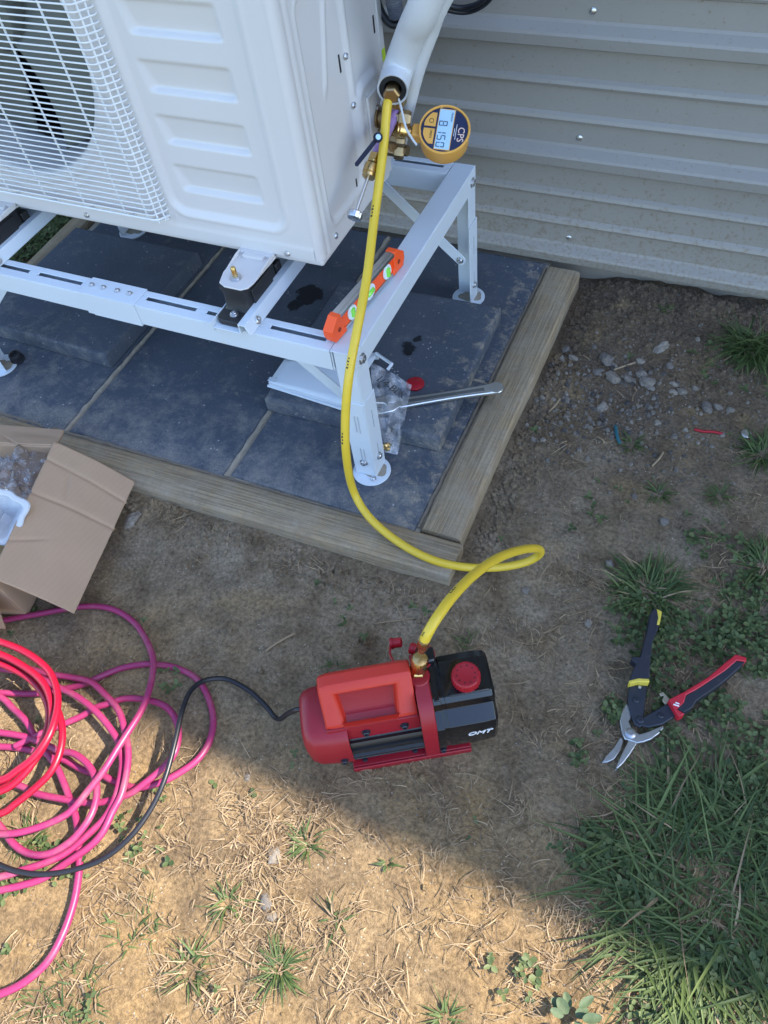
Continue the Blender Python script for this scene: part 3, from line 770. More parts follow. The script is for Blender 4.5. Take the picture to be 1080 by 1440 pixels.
# grille
gy_ = UY0-.026; gx0, gx1, gz0, gz1 = FX-.292, -.922, .4300, FZ+.285
def wire(pts, r): return G().tube(pts, r, 6)
z = gz0+.0095
zs = []
while z < gz1-.008: zs.append(z); z += .00993
grille = build('grille', wire([(gx0, gy_, gz0+.001), (gx1, gy_, gz0+.001), (gx1+.010, gy_+.004, gz0+.001), (gx1+.014, UY0+.002, gz0-.004)], .0019), M_wire, ac)
for z in zs:
    build('grille_wire', wire([(gx0-.014, UY0+.002, z), (gx0, gy_, z), (gx1-.004, gy_, z), (gx1+.002, gy_+.0015, z), (gx1+.016, UY0-.006, z), (gx1+.0165, UY0+.004, z)], .0013), M_wire, grille, sm=60)
for i, z in enumerate((gz0-.0045, gz0-.0085)):
    build('grille_wire', wire([(gx0-.01, UY0, z), (gx0, gy_+.006+.007*i, z), (gx1+.002, gy_+.006+.007*i, z), (gx1+.014, UY0-.002, z)], .0015), M_wire, grille, sm=60)
for x in [gx0+.006] + [-1.435+.09*i for i in range(6)] + [-.936]:
    build('grille_wire', wire([(x, UY0+.003, gz0-.013), (x, UY0-.004, gz0-.012), (x, gy_+.003, gz0-.002), (x, gy_+.003, gz1), (x, UY0+.003, gz1+.012)], .0019), M_wire, grille, sm=60)
for dx, yy in ((.0045, gy_+.006), (.0115, gy_+.016)):
    build('grille_wire', wire([(gx1+dx, yy, gz0-.008), (gx1+dx, yy, gz1)], .0015), M_wire, grille, sm=60)
# screws of the casing
def case_screw(p, d):
    return G().lathe([(.0055, 0), (.0055, .0012), (.0042, .0034), (.0022, .004), (.0018, .0026), (0, .0026)], p, d, 16)
for x in (-1.108, -.676): build('screw', case_screw((x, UY0-.0012, .394), (0,-1,0)), M_steel, ac)
for y, z in ((.980, .403), (1.104, .561), (1.102, .636), (1.19, .47)): build('screw', case_screw((UX1+side_h(y, z), y, z), (1,0,0)), M_steel, ac)
for y, z in ((1.084, .633), (1.203, .640), (1.084, .432)):
    build('vent_slot', G().box(UX1+side_h(y, z)-.001, UX1+side_h(y, z)+.0006, y-.0022, y+.0022, z-.013, z+.013), M_dark, ac)  # dark box drawn for the shade of an open slot
build('rear_flange', G().box(UX1-.001, UX1+.003, UY1-.001, UY1+.014, UZ0+.02, UZ1-.02), M_casing, ac, bev=.001)
build('warning_sticker', G().box(UX1+.0034, UX1+.0040, UY1+.001, UY1+.012, .578, .596), mat('lime_sticker', (.45, .62, .02), .5), ac)
# feet
for x in RX:
    xc = x-.013
    poly = [(xc-.033,.93),(xc-.034,.862),(xc-.026,.835),(xc-.012,.828),(xc+.020,.828),(xc+.030,.836),(xc+.033,.85),(xc+.036,.93)]
    ft = build('foot', G().prism(poly, ZF, ZF+.003), M_casing, ac, bev=.001)
    g = G()
    g.prism([(.862, ZF+.0025), (.925, ZF+.0025), (.925, UZ0+.001), (.905, UZ0+.001)], 0, .0025, Matrix(((0,0,1,xc-.033),(1,0,0,0),(0,1,0,0),(0,0,0,1))))
    g.prism([(.85, ZF+.0025), (.925, ZF+.0025), (.925, UZ0+.001), (.895, UZ0+.001)], 0, .0025, Matrix(((0,0,1,xc+.0325),(1,0,0,0),(0,1,0,0),(0,0,0,1))))
    g.box(xc-.0325, xc+.0345, .915, .925, ZF+.003, UZ0)
    g.box(xc-.020, xc+.020, .905, .915, ZF+.0028, UZ0)
    build('gusset', g, M_casing, ft, bev=.0008)
    g = G().lathe([(.011, 0), (.011, .0014), (.0085, .0015), (.0085, .0065), (.0042, .0066), (.0042, .019), (.003, .020), (0, .020)], (xc-.003, .853, ZF+.003), (0,0,1), 6+10)
    build('stud_nut', g, M_steel, ft)
    g = G().lathe([(.0046, 0), (.0046, .014), (.0036, .0155), (0, .0155)], (xc-.003, .853, ZF+.0095), (0,0,1), 12)
    build('stud', g, M_brass, ft)
for x in RX:
    build('foot', G().box(x-.046, x+.02, UY1-.004, 1.30, ZF, ZF+.003), M_casing, ac, bev=.001)

# ------------------------------------------------------------------ service valves (part of the unit)
HEX = lambda a: 1.0/ max(math.cos((a % (math.pi/3)) - math.pi/6), .86) * .93
def knurl(a): return 1 + .035*math.sin(a*24)
VR = Vector((.9097, .40251, -.10215)); VU = Vector((-.27311, .76519, .58301))
v1 = Vector((-.574, 1.160, .50)); v2 = Vector((-.572, 1.172, .452))
g = G().box(UX1+.007, UX1+.013, 1.128, 1.186, .475, .562); build('valve_plate', g, M_casing, ac, bev=.004)
g = G(); g.lathe([(.0165,0),(.0165,.006),(.012,.007),(.012,.028),(.0155,.030),(.0155,.040),(.011,.042)], (UX1+.011, 1.158, .515), (1,0,0), 20)
valve = build('service_valve', g, M_brass2, ac)
build('valve_body', G().lathe([(.011,-.042),(.0125,-.04),(.0125,.0),(.0135,.004),(.0135,.022),(.0115,.024),(.0115,.03),(.0155,.031),(.0155,.050),(.012,.053)], (-.571, 1.158, .505), (.02,0,1), 24, None), M_brass2, valve)
build('flare_nut', G().lathe([(.0170,0),(.0175,.002),(.0175,.020),(.0155,.024)], (-0.5623,1.1580,0.5416), (.15,0,1), 24, HEX), M_brass, valve)
for q, r_, L_ in (((-0.5412,1.1500,0.5246), .0125, .020), ((-0.5521,1.1550,0.4844), .0105, .016), ((-0.5604,1.1600,0.4604), .0125, .018)):
    build('valve_cap', G().lathe([(r_*.7,-.018),(r_*.7,0),(r_,.001),(r_,L_*.8),(r_*.82,L_),(0,L_)], Vector(q)-VR*.012, VR-VU*.15, 24, HEX), M_brass2, valve)
for q in ((-0.6049,1.1650,0.5266), (-0.6093,1.1650,0.5019), (-0.6047,1.1600,0.4877)):
    build('flange_lug', G().lathe([(.0085,0),(.0085,.012),(.006,.016),(0,.016)], Vector(q)-VR*.006, (.8,-.5,.3), 14), M_brass2, valve)
    build('lug_bolt', bolt_head(Vector(q)+Vector((.8,-.5,.3))*.010, (.8,-.5,.3), .0042), M_steel, valve)
build('second_valve', G().lathe([(.010,0),(.010,.03),(.013,.031),(.013,.045),(.009,.047),(.009,.055)], (UX1+.008, 1.165, .462), (1,-.1,0), 20, HEX), M_brass2, valve)

# core removal tool screwed on the valve, pointing towards the viewer
ct = thing('core_removal_tool', 'brass core removal tool with lavender body and steel knob on the valve', 'valve tool', (-0.5600,1.0878,0.5145))
pA, pB, pC, pD, pE, pF = [Vector(q) for q in ((-0.5600,1.1026,0.5162), (-0.5600,1.0650,0.5042), (-0.5600,1.0493,0.4984), (-0.5600,1.0295,0.4878), (-0.5600,0.9745,0.4610), (-0.5600,0.9611,0.4529))]
build('body', G().lathe([(.0085,-.05),(.0085,0),(.0088,.002),(.0088,(pB-pA).length)], pA, pB-pA, 20), M_lavender, ct)
build('hex_collar', G().lathe([(.0100,0),(.0108,.001),(.0108,(pC-pB).length-.002),(.0085,(pC-pB).length)], pB, pC-pB, 24, HEX), M_brass, ct)
L_ = (pD-pC).length
build('knurled_nut', G().lathe([(.008,0),(.0118,.002),(.0122,.004),(.0122,L_*.72),(.0105,L_*.76),(.0112,L_*.8),(.0108,L_),(.006,L_)], pC, pD-pC, 48, knurl), M_brass, ct)
build('rod', G().cyl(pD, pE, .0026, n=12), M_steel, ct)
build('knob', G().lathe([(.004,0),(.0105,.001),(.0125,.003),(.0125,.011),(.0115,.0125),(.004,.013),(0,.011)], pE, pF-pE, 40, knurl), M_steel, ct)
hp0, hp1 = Vector((-0.5520,1.0616,0.5366)), Vector((-0.5520,1.0103,0.5379))
hb = build('lever', flat_bar(hp0, hp1, .0070, .004, (.5,-.6,.6)), M_bluehandle, ct)
build('lever_bolt', G().lathe([(.0075,0),(.0075,.003),(.006,.0045),(0,.0045)], hp0+Vector((.5,-.6,.6)).normalized()*.002, (.5,-.6,.6), 20), M_bluehandle, hb)
build('bolt_face', G().lathe([(.0042,0),(.0042,.0012),(0,.0012)], hp0+Vector((.5,-.6,.6)).normalized()*.0066, (.5,-.6,.6), 16), M_lcd, hb)

# ------------------------------------------------------------------ digital vacuum gauge
gc = Vector((-0.4804,1.1650,0.4940))
gauge = thing('vacuum_gauge', 'round amber digital vacuum gauge with navy face on the brass valve', 'gauge', tuple(gc))
GM = frame(gc, (.122, -.814, -.555), (.212, -.453, .866)) @ Matrix.Scale(.95, 4)
def gp(prof, n=56, lobe=None):
    g = G(); g.lathe(prof, (0,0,0), (0,0,1), n, lobe)
    q = Vector((0,0,1)).to_track_quat('Z', 'Y'); g.v = [tuple(GM @ Vector(p)) for p in g.v]; return g
build('boot', gp([(.030,-.022),(.040,-.021),(.0425,-.017),(.0425,.012),(.0448,.0135),(.0452,.019),(.0440,.0208),(.0418,.0205),(.0412,.0172),(.0,.0170)]), M_gauge, gauge)
face = build('face', gp([(.0408,.0174),(.0408,.0184),(0,.0184)]), M_navy, gauge)
for a in (15, 100, 195, 280):
    ca, sa = math.cos(rad(a)), math.sin(rad(a))
    build('tab', G().add([(.0405*ca-.002*sa,.0405*sa+.002*ca,.0186),(.0405*ca+.002*sa,.0405*sa-.002*ca,.0186),(.0435*ca+.002*sa,.0435*sa-.002*ca,.0218),(.0435*ca-.002*sa,.0435*sa+.002*ca,.0218),
        (.0405*ca-.002*sa,.0405*sa+.002*ca,.0170),(.0405*ca+.002*sa,.0405*sa-.002*ca,.0170),(.0435*ca+.002*sa,.0435*sa-.002*ca,.0170),(.0435*ca-.002*sa,.0435*sa+.002*ca,.0170)],
        [(0,1,2,3),(4,7,6,5),(0,4,5,1),(1,5,6,2),(2,6,7,3),(3,7,4,0)], GM), M_gauge, face)
build('screen_rim', G().box(-.0375,.0375,-.0135,.0145,.0183,.0188, GM), M_gauge, face)
scr = build('screen', G().box(-.0362,.0362,-.0124,.0132,.0187,.0192, GM), M_lcd, face)
SEG = {'8': 'abcdefg', '1': 'bc', '5': 'afgcd', '0': 'abcdef'}
def digit(ch, cx, cy, w, h):
    g = G(); t = .0017; z0, z1 = .0191, .0195
    for s in SEG[ch]:
        x0, x1, y0, y1 = cx-w/2, cx+w/2, cy-h/2, cy+h/2
        b = {'a': (x0+t*.5,x1-t*.5,y1-t,y1), 'd': (x0+t*.5,x1-t*.5,y0,y0+t), 'g': (x0+t*.7,x1-t*.7,cy-t/2,cy+t/2), 'f': (x0,x0+t,cy+t*.4,y1-t*.4), 'b': (x1-t,x1,cy+t*.4,y1-t*.4), 'e': (x0,x0+t,y0+t*.4,cy-t*.4), 'c': (x1-t,x1,y0+t*.4,cy-t*.4)}[s]
        g.box(b[0], b[1], b[2], b[3], z0, z1, GM)
    return g
for ch, x in zip('8150', (-.0105, .003, .0155, .0285)): build('digit', digit(ch, x, -.0035, .0092, .0150), M_lcdink, scr, sm=0)
build('digit', text_g('MICRON', .0042, GM @ Matrix.Translation((-.0235, .0095, .0194)), .0002), M_lcdink, scr)
build('logo', text_g('CPS', .0165, GM @ Matrix.Translation((.006, .0290, .0186)), .0003), M_paleprint, face)
for y, x0, x1 in ((.0205, -.012, .016), (.0175, -.004, .010)):
    build('small_print', G().box(x0, x1, y-.0004, y+.0004, .0184, .0187, GM), M_whiteprint, face)
def seg_poly(x0, x1, ytop, R_):
    pts = [(x0, ytop), (x1, ytop)]
    for i in range(9):
        x = x1+(x0-x1)*i/8; pts.append((x, max(-math.sqrt(max(R_*R_-x*x, 0)), -.036)))
    return pts
pb = build('power_button', G().prism(seg_poly(-.0285, -.0035, -.0165, .0375), .0182, .0196, GM), M_gauge, face)
build('power_icon', gp([(.0042,.0194),(.0042,.0199),(.0033,.0199),(.0033,.0194)], 20), M_ink, pb)
for v_ in pb.children[0].data.vertices: v_.co += GM.to_3x3() @ Vector((-.013, -.0245, 0))
ub = build('units_button', G().prism(seg_poly(.0010, .0285, -.0165, .0375), .0182, .0196, GM), M_gauge, face)
build('units_print', text_g('UNITS', .0055, GM @ Matrix.Translation((.0115, -.0225, .0198)), .0002), M_ink, ub)
stem = G().box(-.012, .012, -.058, -.038, -.014, .010, GM)
build('stem', stem, M_gauge, gauge, bev=.003)
gs0 = GM @ Vector((0, -.057, -.002)); gs1 = Vector((-0.5553,1.1350,0.5116))
dv = (gs1-gs0); L_ = dv.length
build('connector', G().lathe([(.0095,0),(.0095,L_*.18),(.0075,L_*.2),(.0075,L_*.42),(.0118,L_*.44),(.0125,L_*.47),(.0125,L_*.60),(.0133,L_*.61),(.0133,L_*.88),(.0105,L_*.92),(.0105,L_*1.0)], gs0, dv, 40, None), M_brass, gauge)

# ------------------------------------------------------------------ yellow charging hose
hp = [(-0.5534,1.1220,0.5748),(-0.5487,1.1020,0.5706),(-0.5486,1.0920,0.5543),(-0.5468,1.0720,0.5247),(-0.5387,1.0280,0.4905),(-0.5284,0.9720,0.4513),(-0.5062,0.8840,0.4106),(-0.4908,0.8060,0.3776),(-0.4875,0.7560,0.3335),(-0.4916,0.7260,0.2649),(-0.4931,0.7040,0.1812),(-0.4985,0.7095,0.0720),(-0.4588,0.6851,0.0380),(-0.3950,0.6647,0.0200),(-0.3292,0.6548,0.0130),(-0.2729,0.6654,0.0020),(-0.2167,0.6951,-0.0140),(-0.1758,0.7239,-0.0180),(-0.1547,0.7371,0.0000),(-0.1554,0.7290,0.0300),(-0.1714,0.6838,0.0850),(-0.1905,0.6167,0.1500),(-0.2038,0.5448,0.2050),(-0.2115,0.4811,0.2430),(-0.2171,0.4404,0.2530),(-0.2221,0.4185,0.2460),(-0.2272,0.4081,0.2280)]
hose = thing('charging_hose', 'yellow rubber charging hose from the brass valve looping to the red pump', 'hose', (-.45, .70, 0))
hs = spline(hp, 14)
hb_ = build('hose', G().tube(hs, .0074, 18), M_yellow, hose, sm=180)
a, b = Vector(hs[0]), Vector(hs[0])-Vector(hs[6])
build('end_fitting', G().lathe([(.0080,-.004),(.0082,-.002),(.0082,.002),(.0060,.003),(.0060,.008)], a, b, 20), M_brass, hose)
e, d = Vector(hs[-1]), (Vector(hs[-1])-Vector(hs[-5])).normalized()
PORT = Vector((-0.2435,0.4094,0.1250))
d2 = (PORT - e).normalized()
build('ferrule', G().lathe([(.0084,-.006),(.0086,-.005),(.0086,.016),(.0080,.018),(.0055,.020),(.0050,.036)], e, d2, 20, HEX), M_brass, hose)
L_ = (PORT-e).length
build('coupling_nut', G().lathe([(.005,L_-.040),(.0105,L_-.039),(.0122,L_-.036),(.0122,L_-.018),(.0112,L_-.017),(.0118,L_-.015),(.0118,L_-.004),(.009,L_-.002)], e, d2, 40, knurl), M_brass, hose)
for i0 in (66, 108, 132, 320, 352):
    for j in range(4):
        i = i0+j
        if i+1 < len(hs):
            p, q = Vector(hs[i]), Vector(hs[i+1]); d = (q-p).normalized()
            tc_ = (Vector((0,0,1.17))-p).normalized(); sd = d.cross(tc_).normalized(); nrm = (tc_*.8 + sd*.55); nrm = (nrm - d*nrm.dot(d)).normalized()
            M_ = frame(p+nrm*.0074, d, nrm)
            gl = (q-p).length
            build('print_mark', G().box(0, gl*.55, -.0011*(1+j % 2), .0011, -.0006, .00025, M_), M_ink, hb_)

tie = tag(build('cable_tie', G().tube(spline([(-0.5768,1.1350,0.5514),(-0.5611,1.1200,0.5750),(-0.5447,1.1150,0.5812),(-0.5371,1.1200,0.5686),(-0.5280,1.1100,0.5532),(-0.5191,1.1000,0.5365),(-0.5081,1.0950,0.5242),(-0.4980,1.0900,0.5164)], 6), .0019, 8), M_styrene), 'curled white plastic tie at the brass valve beside the gauge', 'cable tie')

# ------------------------------------------------------------------ insulated pipes, conduit and cables
pipe = thing('insulated_pipe', 'thick white jacketed refrigerant pipe rising from the brass valve', 'pipe', (-.565, 1.16, .55))
pp = spline([(-0.5457,1.1180,0.5840), (-0.5528,1.1500,0.5901), (-0.5461,1.1650,0.6128), (-0.5180,1.1500,0.6600), (-0.4807,1.1200,0.7136), (-.425,1.115,.83), (-.385,1.20,1.00), (-.37,1.40,1.12), (-.37,1.62,1.15)], 10)
build('jacket', G().tube(pp, .0245, 36, cap=False), M_insul, pipe, sm=180)
build('jacket_rim', G().tube([pp[0], pp[1], pp[2]], [.0245, .0215, .0212], 36, cap=False), M_insul, pipe, sm=60)
build('foam', G().lathe([(.0140,.030),(.0140,.003),(.0216,.0015),(.0216,.03)], pp[0], pp[2]-pp[0], 36, None, False), M_foam, pipe, sm=60)
build('copper_flare', G().lathe([(.0100,-.016),(.0125,-.014),(.0130,-.008),(.0118,-.003),(.0095,-.002),(.0095,.030)], Vector(pp[0]), pp[2]-pp[0], 24, HEX), M_brass2, pipe)
pipe2 = thing('insulated_pipe', 'thinner white jacketed pipe half hidden behind the thick one', 'pipe', (-.56, 1.2, .45))
pq = spline([(-0.5912,1.2050,0.4263), (-0.5674,1.2000,0.4974), (-0.5335,1.1850,0.5835), (-0.4954,1.1650,0.6573), (-0.4692,1.1500,0.7027), (-.385,1.15,.83), (-.35,1.24,1.0), (-.335,1.44,1.11), (-.335,1.62,1.14)], 10)
build('jacket', G().tube(pq, .0140, 28), M_insul, pipe2, sm=180)
cd = thing('corrugated_conduit', 'grey corrugated cable conduit between the unit and the thick white pipe', 'conduit', (-.59, 1.225, .66))
cp = spline([(-0.5787,1.2250,0.6435), (-0.5808,1.2250,0.6596), (-0.5833,1.2220,0.6824), (-.60,1.215,.80), (-.605,1.17,.84)], 14)
build('conduit', G().tube(cp, [.0115+.0014*(i % 2) for i in range(len(cp))], 18), M_conduit, cd, sm=60)
bp_ = spline([(-0.6208,1.2400,0.6717), (-0.6114,1.2350,0.6478), (-0.5981,1.2300,0.6340), (-0.5847,1.2300,0.6297), (-0.5700,1.2350,0.6370), (-0.5569,1.2400,0.6573), (-0.5496,1.2500,0.6796)], 8)
tag(build('cable_loop', G().tube(bp_, .0062, 14), M_cable, sm=180), 'black cable looped under the grey conduit beside the unit', 'cable')
for i, (dy, lab) in enumerate(((0, 'upper'), (5, 'lower'))):
    w = spline([(-0.6132,1.4700,0.5836), (-0.5997,1.4900,0.5580), (-0.5726,1.5000,0.5498), (-0.5417,1.5000,0.5587), (-0.5239,1.5000,0.5748), (-0.5173,1.5000,0.6001)] if i == 0 else [(-0.6277,1.4800,0.5720), (-0.6063,1.4950,0.5485), (-0.5694,1.5100,0.5388), (-0.5342,1.5100,0.5529), (-0.5151,1.5100,0.5738), (-0.5114,1.5100,0.5967)], 8)
    tag(build('black_cable', G().tube(w, .0048, 12), M_cable, sm=180), '%s of two black cables hanging against the shed wall' % lab, 'cable', 'black cables on the shed wall')

# ------------------------------------------------------------------ spirit level
lv0, lv1 = Vector((-.5520, .8110, ZT+.0026)), Vector((-.5240, 1.0430, ZT+.0006))
LL = (lv1-lv0).length
level = thing('spirit_level', 'orange torpedo spirit level with three green vials standing on the stand beam', 'spirit level', tuple(lv0))
LM = frame(lv0, lv1-lv0, (0,0,1))          # x along, y to the left, z up
H_ = .042; T_ = .017
web = build('web', G().box(.030, LL-.030, -T_/2+.003, T_/2-.003, .006, H_-.007, LM), M_orange, level, bev=.0006)
build('top_rail', G().box(.026, LL-.026, -T_/2, T_/2, H_-.0085, H_-.002, LM).box(.026, LL-.026, -.0028, .0028, H_-.0020, H_-.0008, LM), M_alu, level, bev=.0008)
build('bottom_rail', G().box(.026, LL-.026, -T_/2, T_/2, .0004, .0070, LM), M_alu, level, bev=.0008)
for s, x0 in ((1, 0), (-1, LL)):
    poly = [(x0+s*.006, .0), (x0+s*.040, .0), (x0+s*.040, .009), (x0+s*.034, .011), (x0+s*.034, H_-.010), (x0+s*.030, H_-.009), (x0+s*.030, H_), (x0+s*.020, H_), (x0, H_*.62), (x0, H_*.3)]
    M_ = LM @ Matrix(((1,0,0,0),(0,0,-1,0),(0,1,0,0),(0,0,0,1)))
    ec = build('end_cap', G().prism(poly, -T_/2-.0008, T_/2+.0008, M_), M_orange, level, bev=.0012)
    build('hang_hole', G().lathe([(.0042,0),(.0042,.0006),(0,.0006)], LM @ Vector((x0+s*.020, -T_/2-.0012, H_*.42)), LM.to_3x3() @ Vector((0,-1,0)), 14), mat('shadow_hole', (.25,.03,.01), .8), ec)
for fr, ang in ((.27, 90), (.51, 0), (.76, 90)):
    c = LM @ Vector((LL*fr, -T_/2+.0028, H_*.48)); nx_ = LM.to_3x3() @ Vector((0,-1,0)); ax = LM.to_3x3() @ Vector((1,0,0)); up = Vector((0,0,1))
    def oval(rx, rz, h0, h1):
        pts = [(rx*math.cos(t*math.pi/12), rz*math.sin(t*math.pi/12)) for t in range(24)]
        return G().prism(pts, h0, h1, frame(c, ax, nx_))
    rg = build('vial_surround', oval(.0165 if ang == 0 else .0125, .0135, .0002, .0030), M_vialring, web, bev=.0008)
    dx = ax if ang == 0 else up
    L2 = .021 if ang == 0 else .017
    vi = build('vial', G().tube([c+nx_*.0032-dx*L2/2, c+nx_*.0034-dx*L2*.42, c+nx_*.0034+dx*L2*.42, c+nx_*.0032+dx*L2/2], [.002, .0046, .0046, .002], 16), M_vial, web, sm=60)

# ------------------------------------------------------------------ valve cover, bag, wrench, lid
cov = thing('valve_cover', 'loose white metal valve cover lying under the right end of the stand', 'cover', (-.70, .98, .042))
c0, c1, c2, c3 = [Vector(q) for q in ((-0.7942,0.9855,0.0620), (-0.7992,0.9209,0.0540), (-0.6141,0.9121,0.0550), (-0.6063,1.0608,0.0680))]
def cv(u, v, dz=0):
    p = (c1*(1-u)+c2*u)*(1-v)+(c0*(1-u)+c3*u)*v
    return (p.x, p.y, p.z+dz)
g = G(); g.grid(lambda u, v: cv(u, v, .004*math.sin(math.pi*u)*math.sin(math.pi*v)), 12, 8); pl = build('panel', g, M_white, cov, sm=180)
s = pl.modifiers.new('thickness', 'SOLIDIFY'); s.thickness = .0018
def strip(pts, h):
    g = G()
    for (a, b) in zip(pts[:-1], pts[1:]):
        a, b = Vector(a), Vector(b); n_ = Vector((0,0,1)).cross(b-a).normalized()*.0009
        g.add([a-n_, b-n_, b+n_, a+n_, a-n_-Vector((0,0,h)), b-n_-Vector((0,0,h)), b+n_-Vector((0,0,h)), a+n_-Vector((0,0,h))], [(0,1,2,3),(4,7,6,5),(0,4,5,1),(1,5,6,2),(2,6,7,3),(3,7,4,0)])
    return g
build('rim', strip([cv(0,0), cv(0,1)], .010), M_white, cov); build('rim', strip([cv(0,0), cv(1,0)], .010), M_white, cov)
build('rim', strip([cv(0,1), cv(1,1)], .018), M_white, cov)
lp = [cv(-.02,-.02), cv(1.0,-.03)]
build('lip', G().tube([Vector(lp[0])+Vector((0,0,-.009)), Vector(lp[1])+Vector((0,0,-.009))], .0030, 8), M_white, cov)
build('tab', G().box(-.008, .008, -.006, .006, 0, .0016, Matrix.Translation(cv(.02, .12, .0008))), M_white, cov, bev=.0005)
build('hook', G().tube([cv(.98,.99), Vector((-0.5565,1.0221,0.0850)), Vector((-0.5608,1.0089,0.0800))], .0035, 8), M_white, cov)

bag = thing('zip_bag', 'clear plastic zip bag with black handwriting leaning on the stand leg', 'plastic bag', (-0.5106,0.8762,0.0060))
b0, b1, b2, b3 = [Vector(q) for q in ((-0.5854,0.9882,0.1150), (-0.4964,0.9830,0.0820), (-0.4819,0.8608,0.0080), (-0.5211,0.8433,0.0300))]
def bg(u, v, o):
    p = (b3*(1-u)+b2*u)*(1-v)+(b0*(1-u)+b1*u)*v
    n_ = (b1-b0).cross(b3-b0).normalized()
    if n_.dot(Vector((0,0,1.17))-b0) < 0: n_ = -n_
    bul = math.sin(math.pi*u)*min(1, 3*v)*(.010*(1-v)+.003)
    return p + n_*(o*bul + .0045*nz(u*3, v*4, 1.6, 5) + .0022*nz(u*8, v*8, 1.5, 3+o))
g = G(); g.grid(lambda u, v: bg(u, v, 1), 22, 26); g.grid(lambda u, v: bg(u, v, -1), 22, 26)
bo = build('film', g, M_bag, bag, sm=180)
build('zip_strip', G().tube([bg(.02+.12*i, .955, 1.05) for i in range(9)], .0012, 6), M_wrap, bag)
BMx = (b1-b0).normalized(); BMn = (b1-b0).cross(b3-b0).normalized(); BMn = -BMn if BMn.dot(Vector((0,0,1.17))-b0) < 0 else BMn
tm = frame(Vector(bg(.50, .80, 1.0)) + BMn*.007, BMx, BMn)
build('handwriting', text_g('1/4-BLK', .0205, tm @ Matrix.Rotation(rad(-6), 4, 'Z'), .0003, .25), M_ink, bag)
for i in range(4):
    p = Vector(bg(.35+.1*i, .05+.04*(i % 2), 0))
    build('fitting', G().lathe([(.004,0),(.0055,.001),(.0055,.008),(.003,.010)], p, (rnd.uniform(-1,1), rnd.uniform(-1,1), .4), 10, HEX), M_brass, bag)

w0, w1 = Vector((-0.5162,0.9536,0.0500)), Vector((-0.3345,1.0608,0.0560))
wr = thing('adjustable_wrench', 'chrome adjustable wrench handle reaching from the zip bag over the paver edge', 'wrench', tuple(w0))
WM = frame(w0, w1-w0, (0,0,1)); WL = (w1-w0).length
out = []
for i in range(25):
    t = i/24; x = t*(WL-.012); hw_ = .0135-.0035*math.sin(t*math.pi*.9)+.0010*t
    out.append((x, hw_))
ring = [(WL-.012+.0150*math.cos(a), .0150*math.sin(a)) for a in [math.pi*.45-math.pi*.9*i/12 for i in range(13)]]
poly = [(x, -h) for x, h in out] + ring[::-1] + [(x, h) for x, h in out[::-1]]
hd = build('handle', G().prism(poly, -.0035, .0035, WM), M_chrome, wr, bev=.0016)
build('handle_web', G().box(.02, WL-.036, -.0042, .0042, .0034, .0038, WM), mat('satin_recess', (.34,.35,.36), .4, metal=1), wr)
build('hang_ring', G().lathe([(.0078,0),(.0142,0),(.0142,.0014),(.0078,.0014)], WM @ Vector((WL-.0125, 0, .0034)), (0,0,1), 28), M_chrome, wr)
build('hang_hole', G().lathe([(.0070,0),(.0070,.0006),(0,.0006)], WM @ Vector((WL-.0125, 0, .0036)), (0,0,1), 24), M_dark, wr)
jp = [(.004,-.012),(-.012,-.022),(-.040,-.024),(-.050,-.016),(-.030,-.012),(-.024,-.004),(-.030,.004),(-.055,.010),(-.052,.020),(-.02,.024),(.002,.014)]
build('jaw', G().prism(jp, -.006, .006, WM), M_chrome, wr, bev=.0015)
build('adjuster', G().lathe([(.006,-.007),(.0065,-.006),(.0065,.006),(.006,.007)], WM @ Vector((-.012, .004, .001)), WM.to_3x3() @ Vector((1,0,0)), 24, knurl), M_chrome, wr)
tag(build('red_lid', G().lathe([(.0185,0),(.0190,.001),(.0190,.004),(.0175,.005),(0,.005)], (-0.5072,1.0206,0.0430), (0,0,1), 32), M_red, sm=40), 'small red plastic lid on the paver behind the zip bag', 'lid')
kn = thing('rubber_plug', 'small black rubber plug lying beside the left foot of the stand', 'rubber plug', (-1.4625,0.8459,0.0040))
kp = Vector((-1.4591,0.8419,0.0040))
build('cap', G().lathe([(.0125,0),(.0145,.002),(.0150,.010),(.0135,.018),(.009,.020),(.0085,.014),(0,.014)], kp, (.1,-.15,1), 24), M_black, kn)
build('flange', G().lathe([(.0165,0),(.0165,.003),(.0145,.004)], kp, (.1,-.15,1), 24), M_black, kn)

# ------------------------------------------------------------------ vacuum pump (local frame: x along the motor, y away, z up)
PO = Vector((-.305, .277, -.040))
pump = thing('vacuum_pump', 'red and black two part vacuum pump on the soil, joined to the yellow hose', 'vacuum pump', tuple(PO), rad(32))
RZ = Matrix.Rotation(rad(-32), 3, 'Z')
def PLc(p): return RZ @ (Vector(p) - PO)          # world point into the pump frame
def pb_(name, g, m, parent=pump, **k): return build(name, g, m, parent, local=True, **k)
bpv = build('base_plate', G().box(-.004, .184, .004, .112, .008, .012).box(-.004, .184, .000, .004, -.002, .012).box(-.004, .184, .112, .116, -.002, .012), M_pumpred, pump, local=True, bev=.0014)
def yz_prism(poly, x0, x1):
    return G().prism(poly, x0, x1, Matrix(((0,0,1,0),(1,0,0,0),(0,1,0,0),(0,0,0,1))))
def sup(x, cy, cz, ry, rz, e=3.2, n=40):
    pts = []
    for i in range(n):
        a = 2*math.pi*i/n; c, s = math.cos(a), math.sin(a)
        pts.append((x, cy+ry*math.copysign(abs(c)**(2/e), c), cz+rz*math.copysign(abs(s)**(2/e), s)))
    return pts
